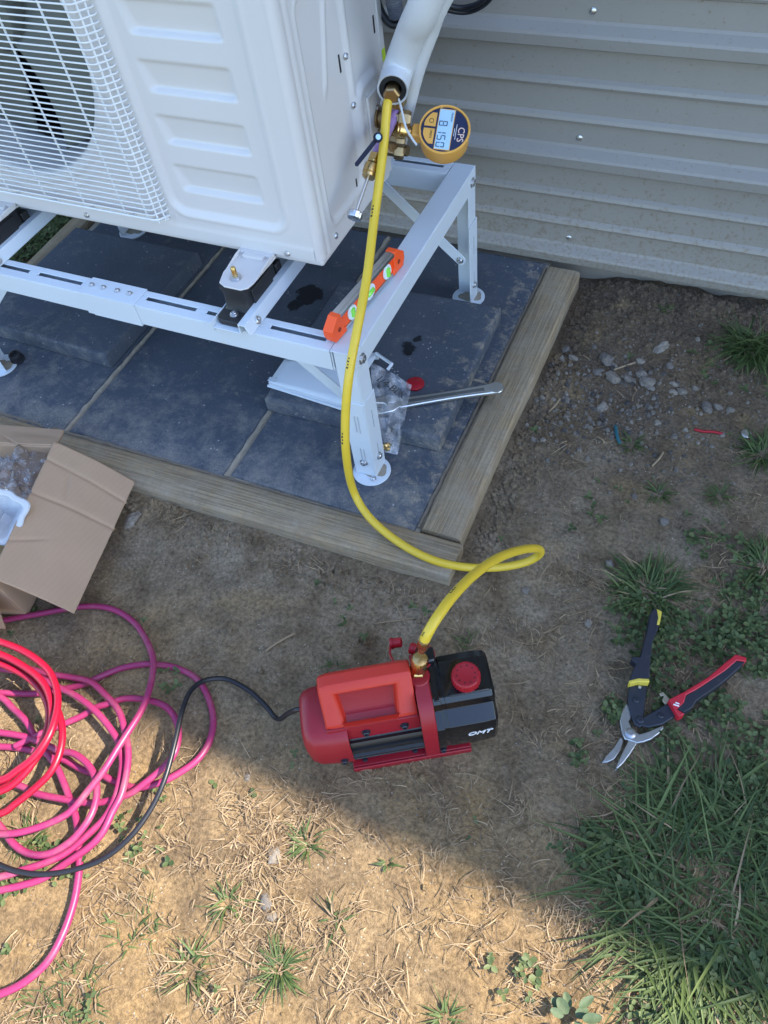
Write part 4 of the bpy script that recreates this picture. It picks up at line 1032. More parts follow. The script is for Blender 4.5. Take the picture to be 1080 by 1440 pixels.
# motor end bell
pb_('motor_cap', G().loft([sup(-.067,.062,.068,.034,.034), sup(-.0655,.062,.068,.041,.042), sup(-.060,.061,.067,.049,.050), sup(-.048,.060,.066,.0535,.055), sup(-.02,.060,.065,.056,.0575), sup(.001,.060,.065,.0565,.058)]), M_pumpred, sm=60)
pb_('motor_cap_rim', G().loft([sup(-.002,.060,.065,.0567,.0582), sup(.003,.060,.065,.0567,.0582), sup(.003,.060,.065,.053,.053)], False), M_pumpred)
# finned motor barrel
n = 180; fin = []
for x in (.002, .112):
    ringp = []
    for i in range(n):
        a = 2*math.pi*i/n; c, s = math.cos(a), math.sin(a)
        tooth = .0045 if (i % 9) < 4 else 0
        ringp.append((x, .060+(.0525+tooth)*math.copysign(abs(c)**(2/2.15), c), .058+(.0480+tooth)*math.copysign(abs(s)**(2/2.15), s)))
    fin.append(ringp)
mb = pb_('motor_barrel', G().loft(fin), M_fin, sm=30)
pb_('motor_foot', G().box(.010, .105, .020, .100, .011, .026), M_fin, bev=.002)
for x in (.016, .096): pb_('bolt', bolt_head((x, .013, .012), (0,0,1), .0032), M_gun, bpv)
# handle cover with a pocketed grip
sec = [(.0225,.094),(.0265,.122),(.0300,.1300),(.0345,.1330),(.0620,.1800),(.0690,.1850),(.0850,.1850),(.0910,.1800),(.1010,.150),(.1040,.128),(.1060,.094)]
def hsec(x, sh, dz): return [(x, .060+(y-.060)*sh, .094+(z-.094)*(sh if z > .12 else 1)+dz) for y, z in sec]
g = G(); g.loft([hsec(-.027,.90,0), hsec(-.024,.965,0), hsec(-.012,1,0), hsec(.095,1,0), hsec(.108,.985,0), hsec(.1105,.96,0)])
hc = pb_('handle_cover', g, M_pumpred_bounce, sm=28)
me = hc.data; bm = bmesh.new(); bm.from_mesh(me)
fs = [f for f in bm.faces if abs(f.calc_center_median().x-.0415) < .01 and f.normal.z > .3 and f.normal.y < -.3 and .015 < f.calc_center_median().y < .065]
if fs:
    r = bmesh.ops.inset_region(bm, faces=fs, thickness=.0095, depth=0)
    r = bmesh.ops.inset_region(bm, faces=fs, thickness=.0042, depth=-.0030)
    r = bmesh.ops.inset_region(bm, faces=fs, thickness=.0030, depth=-.0105)
    bm.faces.ensure_lookup_table()
    me.materials.append(M_pumpred)
    for f in fs: f.material_index = 1  # pocket floor takes the duller red, its shade put into the colour
bm.to_mesh(me); bm.free()
b = hc.modifiers.new('bevel', 'BEVEL'); b.width = .0022; b.segments = 3; b.limit_method = 'ANGLE'; b.angle_limit = rad(28)
pb_('cover_skirt', G().add([(-.026,.0195,.088),(.1115,.0195,.088),(.1115,.0245,.124),(-.026,.0245,.124),(-.026,.0245,.088),(.1115,.0245,.088),(.1115,.0285,.124),(-.026,.0285,.124)], [(0,1,2,3),(4,7,6,5),(0,4,5,1),(1,5,6,2),(2,6,7,3),(3,7,4,0)]), M_pumpred, hc, bev=.001)
for x in (.030, .088): pb_('screw', bolt_head((x, .0216, .105), (0,-1,.14), .0052), M_gun, hc)
pb_('screw', bolt_head((-.012, .0035, .052), (0,-1,.1), .0046), M_gun)
# crimson centre flange
fl = [(.001,.006),(.001,.116),(.008,.130),(.022,.151),(.032,.156),(.098,.156),(.112,.146),(.118,.128),(.118,.006)]
pb_('centre_flange', yz_prism(fl, .112, .1345), M_pumpred, bev=.0016)
# oil case
oc = [(.010,.022),(.004,.032),(.003,.100),(.0050,.106),(.0270,.1235),(.0290,.1400),(.036,.1475),(.090,.1500),(.104,.142),(.110,.128),(.110,.030),(.104,.022)]
def ocs(x, s): return [(x, .057+(y-.057)*s, .086+(z-.086)*s) for y, z in oc]
case = pb_('oil_case', G().loft([ocs(.1345,1.03), ocs(.146,1.03), ocs(.1465,.985), ocs(.152,.985), ocs(.1525,1.0), ocs(.205,1.0), ocs(.222,.97), ocs(.2265,.90), ocs(.2270,.80)]), M_gloss, sm=30)
b = case.modifiers.new('bevel', 'BEVEL'); b.width = .002; b.segments = 2; b.limit_method = 'ANGLE'; b.angle_limit = rad(25)
pb_('case_ridge', G().box(.160, .219, .0345, .0395, .1468, .1508), M_gloss, case, bev=.0018)
pb_('case_ridge', G().box(.137, .1445, .030, .095, .150, .1530), M_gloss, case, bev=.001)
tmx = frame((.196, .0030, .071), (1, 0, .0), (0, -1, .03))
pb_('lettering', text_g('OMT', .0165, tmx, .0006, .35), M_whiteprint, case)
for z in (.030,): pb_('bolt', bolt_head((.140, .004, .024), (0,-1,.3), .004), M_gun, case)
# oil filler cap
cc = (.1885, .0560, .148)
cap = pb_('oil_cap', G().lathe([(.0165,-.002),(.0175,.001),(.0205,.002),(.0210,.004),(.0210,.018),(.0198,.0215),(.0185,.0222),(.0160,.0216),(0,.0216)], cc, (0,0,1), 90, lambda a: 1+.022*(1 if math.sin(a*30) > 0 else -1)), M_red, sm=50)
for i in range(10):
    a = 2*math.pi*i/10
    pb_('vent_hole', G().lathe([(.0012,0),(.0012,.0004),(0,.0004)], (cc[0]+.0135*math.cos(a), cc[1]+.0135*math.sin(a), cc[2]+.0215), (0,0,1), 8), M_dark, cap)
# inlet port
pt = PLc(PORT)
pb_('inlet_port', G().lathe([(.0085,-.030),(.0085,-.018),(.0125,-.017),(.0132,-.015),(.0132,-.004),(.0118,-.002),(.009,0)], pt, RZ @ (e-PORT), 24, HEX), M_brass)
pb_('port_boss', G().lathe([(.016,-.004),(.0165,.002),(.0150,.004),(0,.004)], (pt.x-.001, pt.y-.008, .154), (0,0,1), 28), M_pumpred)
pb_('port_block', G().box(.128, .150, .088, .112, .140, .164), M_gloss, bev=.003)
# dust caps on their tether
tp = spline([PLc(q) for q in ((-0.2449,0.4062,0.1180), (-0.2602,0.4041,0.1150), (-0.2785,0.4079,0.1100), (-0.2972,0.4243,0.1000), (-0.3062,0.4426,0.0900))], 8)
th = pb_('tether', G().tube(tp, .0018, 8), M_red)
tp2 = spline([PLc(q) for q in ((-0.2434,0.4080,0.1180), (-0.2349,0.4200,0.1150), (-0.2313,0.4361,0.1100), (-0.2362,0.4504,0.1050), (-0.2478,0.4586,0.1000), (-0.2570,0.4550,0.1000))], 8)
pb_('tether', G().tube(tp2, .0018, 8), M_red)
q0 = PLc((-0.3082,0.4467,0.0880)); q1 = PLc((-0.2931,0.4541,0.0900))
pb_('dust_cap', G().lathe([(.0085,0),(.0090,.001),(.0090,.004),(.0078,.0045),(.0078,(q1-q0).length),(.006,(q1-q0).length+.001),(.0055,.006),(0,.006)], q0, q1-q0, 20), M_red, th)
q0 = PLc((-0.2633,0.4473,0.0980)); q1 = PLc((-0.2739,0.4470,0.0980))
pb_('dust_cap', G().lathe([(.0085,0),(.0090,.001),(.0090,.010),(.0078,.011),(0,.011)], q0, q1-q0, 20), M_red, th)
# power cord
sr0, sr1 = PLc((-0.3755,0.3251,0.0520)), PLc((-0.3954,0.3144,0.0500))
pb_('strain_relief', G().lathe([(.0085,0),(.0085,.006),(.0072,.007),(.0068,(sr1-sr0).length*.9),(.005,(sr1-sr0).length)], sr0, sr1-sr0, 20), M_black)
cpts = [(-0.3912,0.3160,0.0500),(-0.4112,0.3090,0.0450),(-0.4320,0.3037,0.0200),(-0.4483,0.2986,-0.0050),(-0.4639,0.3016,-0.0180),(-0.4877,0.3134,-0.0220),(-0.5303,0.3279,-0.0260),(-0.5778,0.3314,-0.0260),(-0.6059,0.3125,-0.0150),(-0.6109,0.2833,0.0000),(-0.5993,0.2459,0.0120),(-0.5842,0.2068,0.0140),(-0.5730,0.1719,0.0120),(-0.5657,0.1383,0.0080),(-0.5654,0.0972,0.0000),(-0.5740,0.0527,-0.0050),(-0.5953,0.0126,-0.0100),(-0.6274,-0.0174,-0.0120),(-0.6660,-0.0410,-0.0120),(-0.7058,-0.0550,-0.0100),(-0.7526,-0.0596,-0.0100),(-0.8271,-0.0530,-0.0200)]
pb_('power_cord', G().tube([PLc(q) for q in spline(cpts, 10)], .0042, 12), M_cable, sm=180)

# ------------------------------------------------------------------ extension cord
def cord(name, label, paths, r, m, cat='cord', closed=()):
    g = G()
    for i, p in enumerate(paths): g.tube([q + Vector((.0022*nz(q.x, q.y, 13, i+.5), .0022*nz(q.x, q.y, 13, i+7.5), .0012*nz(q.x, q.y, 17, i+3.5))) for q in spline(p, 9, i in closed)], r, 12)
    return tag(build(name, g, m, sm=180), label, cat)
ZG = -.034
cord('extension_cord', 'pink extension cord in loose tangled loops on the sunlit soil', [
  [(-1.0942,0.2474,-0.0330),(-1.0023,0.3046,-0.0330),(-0.9226,0.3555,-0.0330),(-0.8525,0.3727,-0.0280),(-0.7863,0.3607,-0.0260),(-0.7255,0.3229,-0.0180),(-0.6949,0.2852,-0.0100),(-0.6731,0.2402,0.0000),(-0.6656,0.1837,0.0060),(-0.6660,0.1285,0.0080),(-0.6737,0.0851,0.0040),(-0.6848,0.0402,0.0000),(-0.7215,0.0041,-0.0060),(-0.7695,-0.0237,-0.0100),(-0.8455,-0.0493,-0.0200)],
  [(-1.0186,0.1268,-0.0330),(-0.9487,0.1613,-0.0330),(-0.8871,0.1855,-0.0330),(-0.8446,0.2106,-0.0330),(-0.8151,0.2321,-0.0330),(-0.8007,0.2430,-0.0260),(-0.7725,0.2787,-0.0330),(-0.7370,0.3012,-0.0330),(-0.7079,0.3125,-0.0330),(-0.6727,0.3189,-0.0330),(-0.6307,0.3140,-0.0330),(-0.5928,0.2929,-0.0330),(-0.5642,0.2627,-0.0330),(-0.5504,0.2282,-0.0300),(-0.5511,0.1939,-0.0260),(-0.5681,0.1626,-0.0260),(-0.5903,0.1379,-0.0260),(-0.6255,0.1197,-0.0330),(-0.6679,0.1134,-0.0330),(-0.6865,0.1131,-0.0330),(-0.7206,0.1080,-0.0330),(-0.7752,0.1110,-0.0330),(-0.8394,0.0993,-0.0330),(-0.8829,0.0857,-0.0330),(-0.9403,0.0600,-0.0330)],
  [(-1.0620,0.1792,-0.0260),(-0.9552,0.2132,-0.0260),(-0.8819,0.2242,-0.0260),(-0.8374,0.2329,-0.0260),(-0.7913,0.2359,-0.0180),(-0.7475,0.2251,-0.0140),(-0.7131,0.2113,-0.0100),(-0.6860,0.1912,-0.0080),(-0.6596,0.1654,-0.0060),(-0.6424,0.1391,-0.0060),(-0.6256,0.1019,-0.0060),(-0.6236,0.0710,-0.0080),(-0.6214,0.0393,-0.0120),(-0.6305,0.0122,-0.0160),(-0.6522,-0.0172,-0.0220),(-0.6762,-0.0489,-0.0260),(-0.7007,-0.0698,-0.0260),(-0.7264,-0.0890,-0.0260),(-0.7700,-0.1200,-0.0260)],
  [(-1.0516,0.1729,-0.0200),(-0.9287,0.2060,-0.0200),(-0.8444,0.2077,-0.0200),(-0.7943,0.2039,-0.0140),(-0.7402,0.1914,-0.0100),(-0.6894,0.1709,-0.0120),(-0.6669,0.1511,-0.0160),(-0.6508,0.1299,-0.0140),(-0.6359,0.0948,-0.0120),(-0.6335,0.0618,-0.0140),(-0.6445,0.0312,-0.0180),(-0.6618,-0.0049,-0.0220),(-0.6843,-0.0310,-0.0200),(-0.7100,-0.0525,-0.0200),(-0.7362,-0.0731,-0.0200),(-0.7835,-0.1005,-0.0200)],
  [(-0.8544,0.0946,-0.0260),(-0.8239,0.1328,-0.0260),(-0.7980,0.1603,-0.0260),(-0.7784,0.1828,-0.0260),(-0.7620,0.2016,-0.0200),(-0.7423,0.2153,-0.0180),(-0.7172,0.2347,-0.0180),(-0.6814,0.2474,-0.0180),(-0.6461,0.2484,-0.0160),(-0.6163,0.2361,-0.0120),(-0.5963,0.2175,-0.0100),(-0.5851,0.1918,-0.0100),(-0.5857,0.1726,-0.0120),(-0.5939,0.1506,-0.0140),(-0.6048,0.1288,-0.0160),(-0.6224,0.1045,-0.0220),(-0.6639,0.0758,-0.0260),(-0.7066,0.0606,-0.0260),(-0.7627,0.0484,-0.0260),(-0.8067,0.0474,-0.0260),(-0.8952,0.0337,-0.0260)],
  [(-1.0211,0.1521,-0.0280),(-0.9402,0.1554,-0.0280),(-0.9048,0.1485,-0.0280),(-0.8613,0.1375,-0.0220),(-0.8389,0.1250,-0.0280),(-0.7988,0.1099,-0.0280),(-0.7656,0.0968,-0.0280),(-0.7374,0.0799,-0.0280),(-0.7128,0.0634,-0.0280),(-0.6837,0.0426,-0.0280),(-0.6606,0.0180,-0.0280),(-0.6393,-0.0061,-0.0280),(-0.6246,-0.0289,-0.0280),(-0.6107,-0.0574,-0.0280),(-0.5999,-0.0950,-0.0280),(-0.5992,-0.1305,-0.0280),(-0.6135,-0.1640,-0.0280),(-0.6381,-0.1922,-0.0280),(-0.6866,-0.2271,-0.0280)],
  [(-0.9562,0.0846,-0.0240),(-0.8931,0.1044,-0.0240),(-0.8469,0.1150,-0.0240),(-0.8074,0.1178,-0.0240),(-0.7693,0.1182,-0.0180),(-0.7410,0.1224,-0.0120),(-0.7127,0.1188,-0.0080),(-0.6888,0.1095,-0.0060),(-0.6696,0.0933,-0.0060),(-0.6570,0.0728,-0.0060),(-0.6515,0.0488,-0.0060),(-0.6571,0.0168,-0.0080),(-0.6727,-0.0085,-0.0120),(-0.6934,-0.0238,-0.0160),(-0.7229,-0.0299,-0.0240),(-0.7539,-0.0273,-0.0240),(-0.7888,-0.0157,-0.0240),(-0.8652,0.0023,-0.0240)],
], .0056, M_pink)
cord('coiled_cord', 'same extension cord wound in a standing coil at the left picture edge, crimson for weaker sheen', [
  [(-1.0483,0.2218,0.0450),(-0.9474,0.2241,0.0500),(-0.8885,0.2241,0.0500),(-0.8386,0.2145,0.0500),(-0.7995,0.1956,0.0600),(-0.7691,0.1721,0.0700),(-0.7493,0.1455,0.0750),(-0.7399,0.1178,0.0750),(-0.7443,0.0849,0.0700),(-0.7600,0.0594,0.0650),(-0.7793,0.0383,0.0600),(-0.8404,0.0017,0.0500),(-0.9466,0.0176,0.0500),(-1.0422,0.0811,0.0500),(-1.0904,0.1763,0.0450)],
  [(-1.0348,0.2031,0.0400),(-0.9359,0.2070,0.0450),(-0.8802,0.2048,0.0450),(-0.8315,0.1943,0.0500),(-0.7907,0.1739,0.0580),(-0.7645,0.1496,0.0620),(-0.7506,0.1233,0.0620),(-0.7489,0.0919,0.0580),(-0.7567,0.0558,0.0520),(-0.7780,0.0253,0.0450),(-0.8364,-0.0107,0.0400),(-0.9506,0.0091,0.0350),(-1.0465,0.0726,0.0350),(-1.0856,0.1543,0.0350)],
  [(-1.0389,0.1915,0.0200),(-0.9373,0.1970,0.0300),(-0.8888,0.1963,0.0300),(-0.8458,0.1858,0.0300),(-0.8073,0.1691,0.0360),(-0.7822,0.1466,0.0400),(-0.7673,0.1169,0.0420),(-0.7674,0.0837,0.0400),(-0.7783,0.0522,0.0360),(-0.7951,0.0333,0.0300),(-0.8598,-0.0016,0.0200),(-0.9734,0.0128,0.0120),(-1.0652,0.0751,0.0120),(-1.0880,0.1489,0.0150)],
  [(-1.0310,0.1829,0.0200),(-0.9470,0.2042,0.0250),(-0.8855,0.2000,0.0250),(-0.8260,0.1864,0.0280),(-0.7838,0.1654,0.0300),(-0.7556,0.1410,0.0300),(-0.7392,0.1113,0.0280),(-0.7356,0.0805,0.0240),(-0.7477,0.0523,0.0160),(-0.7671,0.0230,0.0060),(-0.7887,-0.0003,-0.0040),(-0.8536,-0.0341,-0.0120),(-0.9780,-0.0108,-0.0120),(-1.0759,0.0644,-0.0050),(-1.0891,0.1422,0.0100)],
], .0058, M_pink_no_sheen, closed=(0,1,2,3))

# ------------------------------------------------------------------ cardboard box
A0 = Vector((-1.006, .304, -.040)); HB = .140
dd = Vector((-.082, .292, 0)).normalized(); ee = Vector((-dd.y, dd.x, 0))        # dd along the right wall, ee to the left
box = thing('cardboard_box', 'open brown cardboard box with its near flap folded out over the soil', 'box', tuple(A0))
TB = .0045; BL = .302; BW_ = .36
BM_ = Matrix(((dd.x, ee.x, 0, A0.x), (dd.y, ee.y, 0, A0.y), (0, 0, 1, A0.z), (0,0,0,1)))
build('wall', G().box(0, BL, 0, TB, .002, HB, BM_), M_card, box, bev=.001); build('wall', G().box(0, BL, BW_-TB, BW_, .002, HB, BM_), M_card, box, bev=.001)
build('wall', G().box(BL-TB, BL, TB+.0005, BW_-TB-.0005, .002, HB+.002, BM_), M_card, box, bev=.001); build('wall', G().box(0, TB, TB+.0005, BW_-TB-.0005, .002, HB-.001, BM_), M_card, box, bev=.001)
build('base', G().box(TB, BL-TB, TB, BW_-TB, .001, .005, BM_), M_card, box)
def flap(name, h0, h1, o0, o1, sag, seed):
    h0, h1, o0, o1 = [Vector(q) for q in (h0, h1, o0, o1)]
    g = G()
    def f(u, v):
        p = (h0*(1-u)+h1*u)*(1-v)+(o0*(1-u)+o1*u)*v
        cr = .0042*math.exp(-((u-.60-.02*v)/.012)**2) + .0030*math.exp(-((u-.86+.03*v)/.012)**2) + .0026*math.exp(-((u-.25-.25*v)/.011)**2)*sstep(.55, .2, v) + .0022*math.exp(-((v-.3-.5*(.85-u))/.02)**2)*sstep(.62, .68, u)*sstep(.86, .8, u)
        return p + Vector((0,0, sag*math.sin(math.pi*v)*.5 + .0022*nz(u*2, v*2, 1.5, seed) - cr))
    g.grid(f, 110, 60)
    o = build(name, g, M_card, box, sm=180)
    s = o.modifiers.new('thickness', 'SOLIDIFY'); s.thickness = .004; s.offset = 0
    return o
flap('flap', (-1.0048,0.3055,0.1040), (-1.0977,0.6010,0.1040), (-0.8865,0.3274,0.0120), (-0.9505,0.6167,0.0180), .014, 1.)
bk = BM_ @ Vector((BL, .0, HB+.003)); bk2 = BM_ @ Vector((BL, BW_, HB+.003))
flap('flap', bk, bk2, BM_ @ Vector((BL+.060, .02, HB-.022)), BM_ @ Vector((BL+.07, BW_, HB-.015)), -.004, 4.)
fl0, fl1 = BM_ @ Vector((0, 0.004, HB)), BM_ @ Vector((0, BW_, HB))
flap('flap', fl0, fl1, BM_ @ Vector((-.040, .012, .030)), BM_ @ Vector((-.045, BW_, .030)), .004, 6.)
# contents
def crumple(c, rx, ry, rz, seed, name, label, m):
    g = G()
    def f(u, v):
        a = 2*math.pi*u; b_ = math.pi*(v-.5); d = Vector((math.cos(a)*math.cos(b_), math.sin(a)*math.cos(b_), math.sin(b_)))
        q = d*2.6+Vector((seed,)*3); k = 1 + .45*noise.noise(q) + .30*abs(noise.noise(q*2.7)) - .25*abs(noise.noise(q*5.1))
        return Vector(c)+Vector((d.x*rx, d.y*ry, d.z*rz))*k
    g.grid(f, 44, 26)
    return tag(build(name, g, m, sm=20), label, 'plastic wrap')
crumple((-1.1469,0.5288,0.0550), .055, .060, .045, 3.3, 'plastic_wrap', 'crumpled clear plastic wrap inside the cardboard box', M_wrap)
wc = Vector((-1.0720,0.4122,0.1180))
ins = thing('plastic_tray', 'white ribbed plastic cup with wavy rim in the cardboard box', 'plastic cup', tuple(wc))
lob = lambda a: 1 + .10*math.cos(4*a+.6) + .05*math.cos(8*a+1.2)
nW = (.42, -.30, .86)
prof = [(.050, 0), (.0505, .0015), (.049, .0030), (.043, .0035), (.0405, .002)]
rr_, hh_ = .0395, 0
for i in range(11): prof += [(rr_, hh_), (rr_+.0004, hh_-.0046), (rr_-.0026, hh_-.0050)]; rr_ -= .0026; hh_ -= .0055
prof += [(.008, hh_-.001), (0, hh_-.001)]
build('cup', G().lathe(prof, wc, nW, 60, lob, False), M_styrene, ins, sm=25)
s = ins.children[0].modifiers.new('thickness', 'SOLIDIFY'); s.thickness = .0012
build('body', G().lathe([(.046,-.002),(.041,-.040),(.034,-.060),(.030,-.062)], wc, nW, 40, lob, False), M_styrene, ins, sm=50)
tag(build('foam_block', G().box(.03,.20,.03,.16,.012,.060, BM_), mat('tan_packing', (.38,.24,.10), .8, var=.2), bev=.006), 'tan packing piece at the bottom of the cardboard box', 'packing')

# ------------------------------------------------------------------ tin snips
SZ = -.034
snips = thing('tin_snips', 'open tin snips with red and navy handles lying on the weeds', 'snips', (0.0698,0.4909,-0.0360))
def zp(x, y): return (780+x/3.6, 820+y/3.6)
def sn(name, pts, z0, z1, m, parent=None, bev=.0015, tilt=0.0):
    g = G().prism([(p[0], p[1]) for p in pts], z0, z1)
    if tilt:
        g.v = [(x, y, z+tilt*max(0, math.hypot(x-.069, y-.484)-.03)) for x, y, z in g.v]
    return build(name, g, m, parent or snips, bev=bev, sm=30)
jawA = sn('jaw', [(0.0410,0.4295,-0.0280),(0.0442,0.4428,-0.0280),(0.0516,0.4590,-0.0280),(0.0569,0.4804,-0.0280),(0.0631,0.4762,-0.0280),(0.0633,0.4680,-0.0280),(0.0625,0.4577,-0.0280),(0.0574,0.4416,-0.0280),(0.0490,0.4334,-0.0280)], -.036, -.032, M_snipsteel)
jawB = sn('jaw', [(0.0620,0.4235,-0.0280),(0.0631,0.4394,-0.0280),(0.0659,0.4558,-0.0280),(0.0693,0.4754,-0.0280),(0.0718,0.4814,-0.0280),(0.0829,0.4858,-0.0280),(0.0822,0.4756,-0.0280),(0.0774,0.4581,-0.0280),(0.0703,0.4381,-0.0280)], -.032, -.0275, M_snipsteel)
bodyA = sn('pivot_plate', [(0.0521,0.5343,-0.0280),(0.0619,0.5269,-0.0280),(0.0651,0.5109,-0.0280),(0.0628,0.5065,-0.0280),(0.0715,0.4957,-0.0280),(0.0823,0.4922,-0.0280),(0.0929,0.5009,-0.0280),(0.1127,0.5203,-0.0280),(0.1144,0.5152,-0.0280),(0.1090,0.5029,-0.0280),(0.1012,0.4908,-0.0280),(0.0912,0.4821,-0.0280),(0.0828,0.4768,-0.0280),(0.0729,0.4768,-0.0280),(0.0641,0.4759,-0.0280),(0.0570,0.4838,-0.0280),(0.0502,0.5015,-0.0280),(0.0491,0.5184,-0.0280)], -.0325, -.0262, M_snipsteel)
plateL = sn('handle_shank', [(0.0487,0.5615,-0.0280),(0.0756,0.5720,-0.0280),(0.0781,0.5474,-0.0280),(0.0819,0.5176,-0.0280),(0.0853,0.5104,-0.0280),(0.0803,0.5006,-0.0280),(0.0719,0.5027,-0.0280),(0.0657,0.5111,-0.0280),(0.0531,0.5354,-0.0280)], -.0275, -.0215, M_gun, tilt=.05)
plateR = sn('handle_shank', [(0.0802,0.5169,-0.0280),(0.1066,0.5488,-0.0280),(0.1174,0.5552,-0.0280),(0.1274,0.5390,-0.0280),(0.1116,0.5185,-0.0280),(0.0920,0.5052,-0.0280),(0.0796,0.5037,-0.0280)], -.0262, -.0205, M_gun, tilt=.05)
gripL = sn('grip', [(0.0532,0.7004,-0.0280),(0.0667,0.6983,-0.0280),(0.0683,0.6704,-0.0280),(0.0652,0.6407,-0.0280),(0.0681,0.6153,-0.0280),(0.0755,0.5741,-0.0280),(0.0472,0.5623,-0.0280),(0.0477,0.5815,-0.0280),(0.0503,0.5943,-0.0280),(0.0402,0.5993,-0.0280),(0.0420,0.6052,-0.0280),(0.0529,0.6079,-0.0280),(0.0528,0.6359,-0.0280),(0.0525,0.6628,-0.0280),(0.0500,0.6880,-0.0280)], -.0280, -.0080, M_grip, tilt=.05)
bandL = sn('trim', [(0.0459,0.5626,-0.0280),(0.0587,0.5719,-0.0280),(0.0746,0.5767,-0.0280),(0.0765,0.5709,-0.0280),(0.0596,0.5658,-0.0280),(0.0488,0.5583,-0.0280)], -.0275, -.0075, M_gripyel, tilt=.05)
trimL = sn('trim', [(0.0577,0.7005,-0.0280),(0.0670,0.6984,-0.0280),(0.0685,0.6737,-0.0280),(0.0642,0.6713,-0.0280),(0.0636,0.6856,-0.0280)], -.0270, -.0068, M_gripyel, tilt=.05)
gripRb = sn('grip', [(0.1300,0.5678,-0.0280),(0.1567,0.6013,-0.0280),(0.1871,0.6518,-0.0280),(0.2050,0.6566,-0.0280),(0.1964,0.6394,-0.0280),(0.1774,0.6069,-0.0280),(0.1487,0.5675,-0.0280),(0.1452,0.5544,-0.0280),(0.1351,0.5421,-0.0280),(0.1247,0.5435,-0.0280)], -.0300, -.0100, M_grip, tilt=.05)
gripRr = sn('grip_shell', [(0.1094,0.5541,-0.0280),(0.1285,0.5750,-0.0280),(0.1573,0.6112,-0.0280),(0.1741,0.6395,-0.0280),(0.1888,0.6636,-0.0280),(0.2051,0.6640,-0.0280),(0.2063,0.6564,-0.0280),(0.1928,0.6541,-0.0280),(0.1792,0.6306,-0.0280),(0.1453,0.5851,-0.0280),(0.1324,0.5709,-0.0280),(0.1320,0.5575,-0.0280),(0.1247,0.5435,-0.0280),(0.1370,0.5401,-0.0280),(0.1299,0.5325,-0.0280),(0.1241,0.5377,-0.0280)], -.0290, -.0088, M_gripred, tilt=.05)
latch = sn('latch', [(0.0949,0.5660,-0.0280),(0.1003,0.5710,-0.0280),(0.1144,0.5610,-0.0280),(0.1087,0.5503,-0.0280),(0.1020,0.5561,-0.0280),(0.1031,0.5650,-0.0280),(0.0983,0.5617,-0.0280)], -.0255, -.0235, M_latch, tilt=.05)
def rv(name, p, r, z, m, par): build(name, G().lathe([(r,0),(r,.0014),(r*.8,.0024),(r*.4,.0026),(r*.36,.0018),(0,.0018)], (p[0], p[1], z), (0,0,1), 20), m, par)
rv('pivot_bolt', (0.0693,0.4881,-0.0280), 0.0085, -.0262, M_snipsteel, bodyA)
rv('rivet', (0.0647,0.5414,-0.0280), 0.0048, -.0195, M_gun, plateL)
rv('rivet', (0.0776,0.5124,-0.0280), 0.006, -.0205, M_gun, plateL)
rv('rivet', (0.1047,0.5294,-0.0280), 0.0048, -.0185, M_gun, plateR)
rv('screw', (0.0648,0.5635,-0.0280), 0.003, -.0185, M_steel, plateL)
q = (0.1219,0.5486,-0.0180); build('logo', G().box(-0.0042,0.0042,-.0009,.0009,0,.0012, Matrix.Translation((q[0],q[1],-.0060))), M_whiteprint, gripRr)
q = (0.1229,0.5524,-0.0180); build('logo', G().box(-0.003,0.003,-.0009,.0009,0,.0012, Matrix.Translation((q[0],q[1],-.0060))), M_whiteprint, gripRr)

# ------------------------------------------------------------------ litter
def strip_thing(name, pts, r, m, label, cat): return tag(build(name, G().tube(spline(pts, 5), r, 8), m, sm=180), label, cat)
def on(p, dz): return (p[0], p[1], gh(p[0], p[1])+dz)
strip_thing('plastic_strip', [on(q, .004) for q in [(0.0397,1.1496,-0.0300),(0.0574,1.1496,-0.0300),(0.0744,1.1533,-0.0300),(0.0932,1.1537,-0.0300)]], .0028, M_red, 'thin red plastic strip lying on the dark soil by the shed', 'plastic strip')
strip_thing('plastic_strip', [on(q, .006) for q in [(-0.1072,1.1084,-0.0300),(-0.1017,1.0919,-0.0300),(-0.0949,1.0762,-0.0300),(-0.0866,1.0652,-0.0300)]], .0034, M_blue, 'short teal plastic strip beside a small grass tuft', 'plastic strip')
p = on((0.1350,1.1678,-0.0300), .003)
tag(build('metal_slug', G().lathe([(.0095,0),(.0098,.0006),(.0098,.0020),(.0088,.0026),(0,.0026)], p, (.15,-.1,1), 28), M_steel, sm=40), 'round flat metal slug at the right picture edge on the soil', 'metal disc')
for pts, lab in (([(-0.5436,0.4049,-0.0300),(-0.5302,0.4276,-0.0300),(-0.5100,0.4545,-0.0300)], 'flat dry stick on the bare soil above the pump cord'), ([(-0.0168,1.0331,-0.0300),(-0.0080,1.0551,-0.0300),(-0.0039,1.0738,-0.0300)], 'short dark stick on the soil right of the pad'),
                 ([(-0.1497,1.2604,-0.0300),(-0.1312,1.2777,-0.0300),(-0.1121,1.2930,-0.0300)], 'pale dry stick lying among the grey stones'), ([(-0.2461,1.1079,-0.0300),(-0.2389,1.1296,-0.0300),(-0.2350,1.1526,-0.0300)], 'pale dry stick on the soil beside the right sleeper'),
                 ([(-0.3872,0.5237,-0.0300),(-0.3476,0.5432,-0.0300),(-0.3023,0.5649,-0.0300)], 'long thin straw on the soil just above the yellow hose end')):
    strip_thing('stick', [on(q, .003) for q in pts], .0022 if 'thin' not in lab else .0012, M_twig, lab, 'stick')

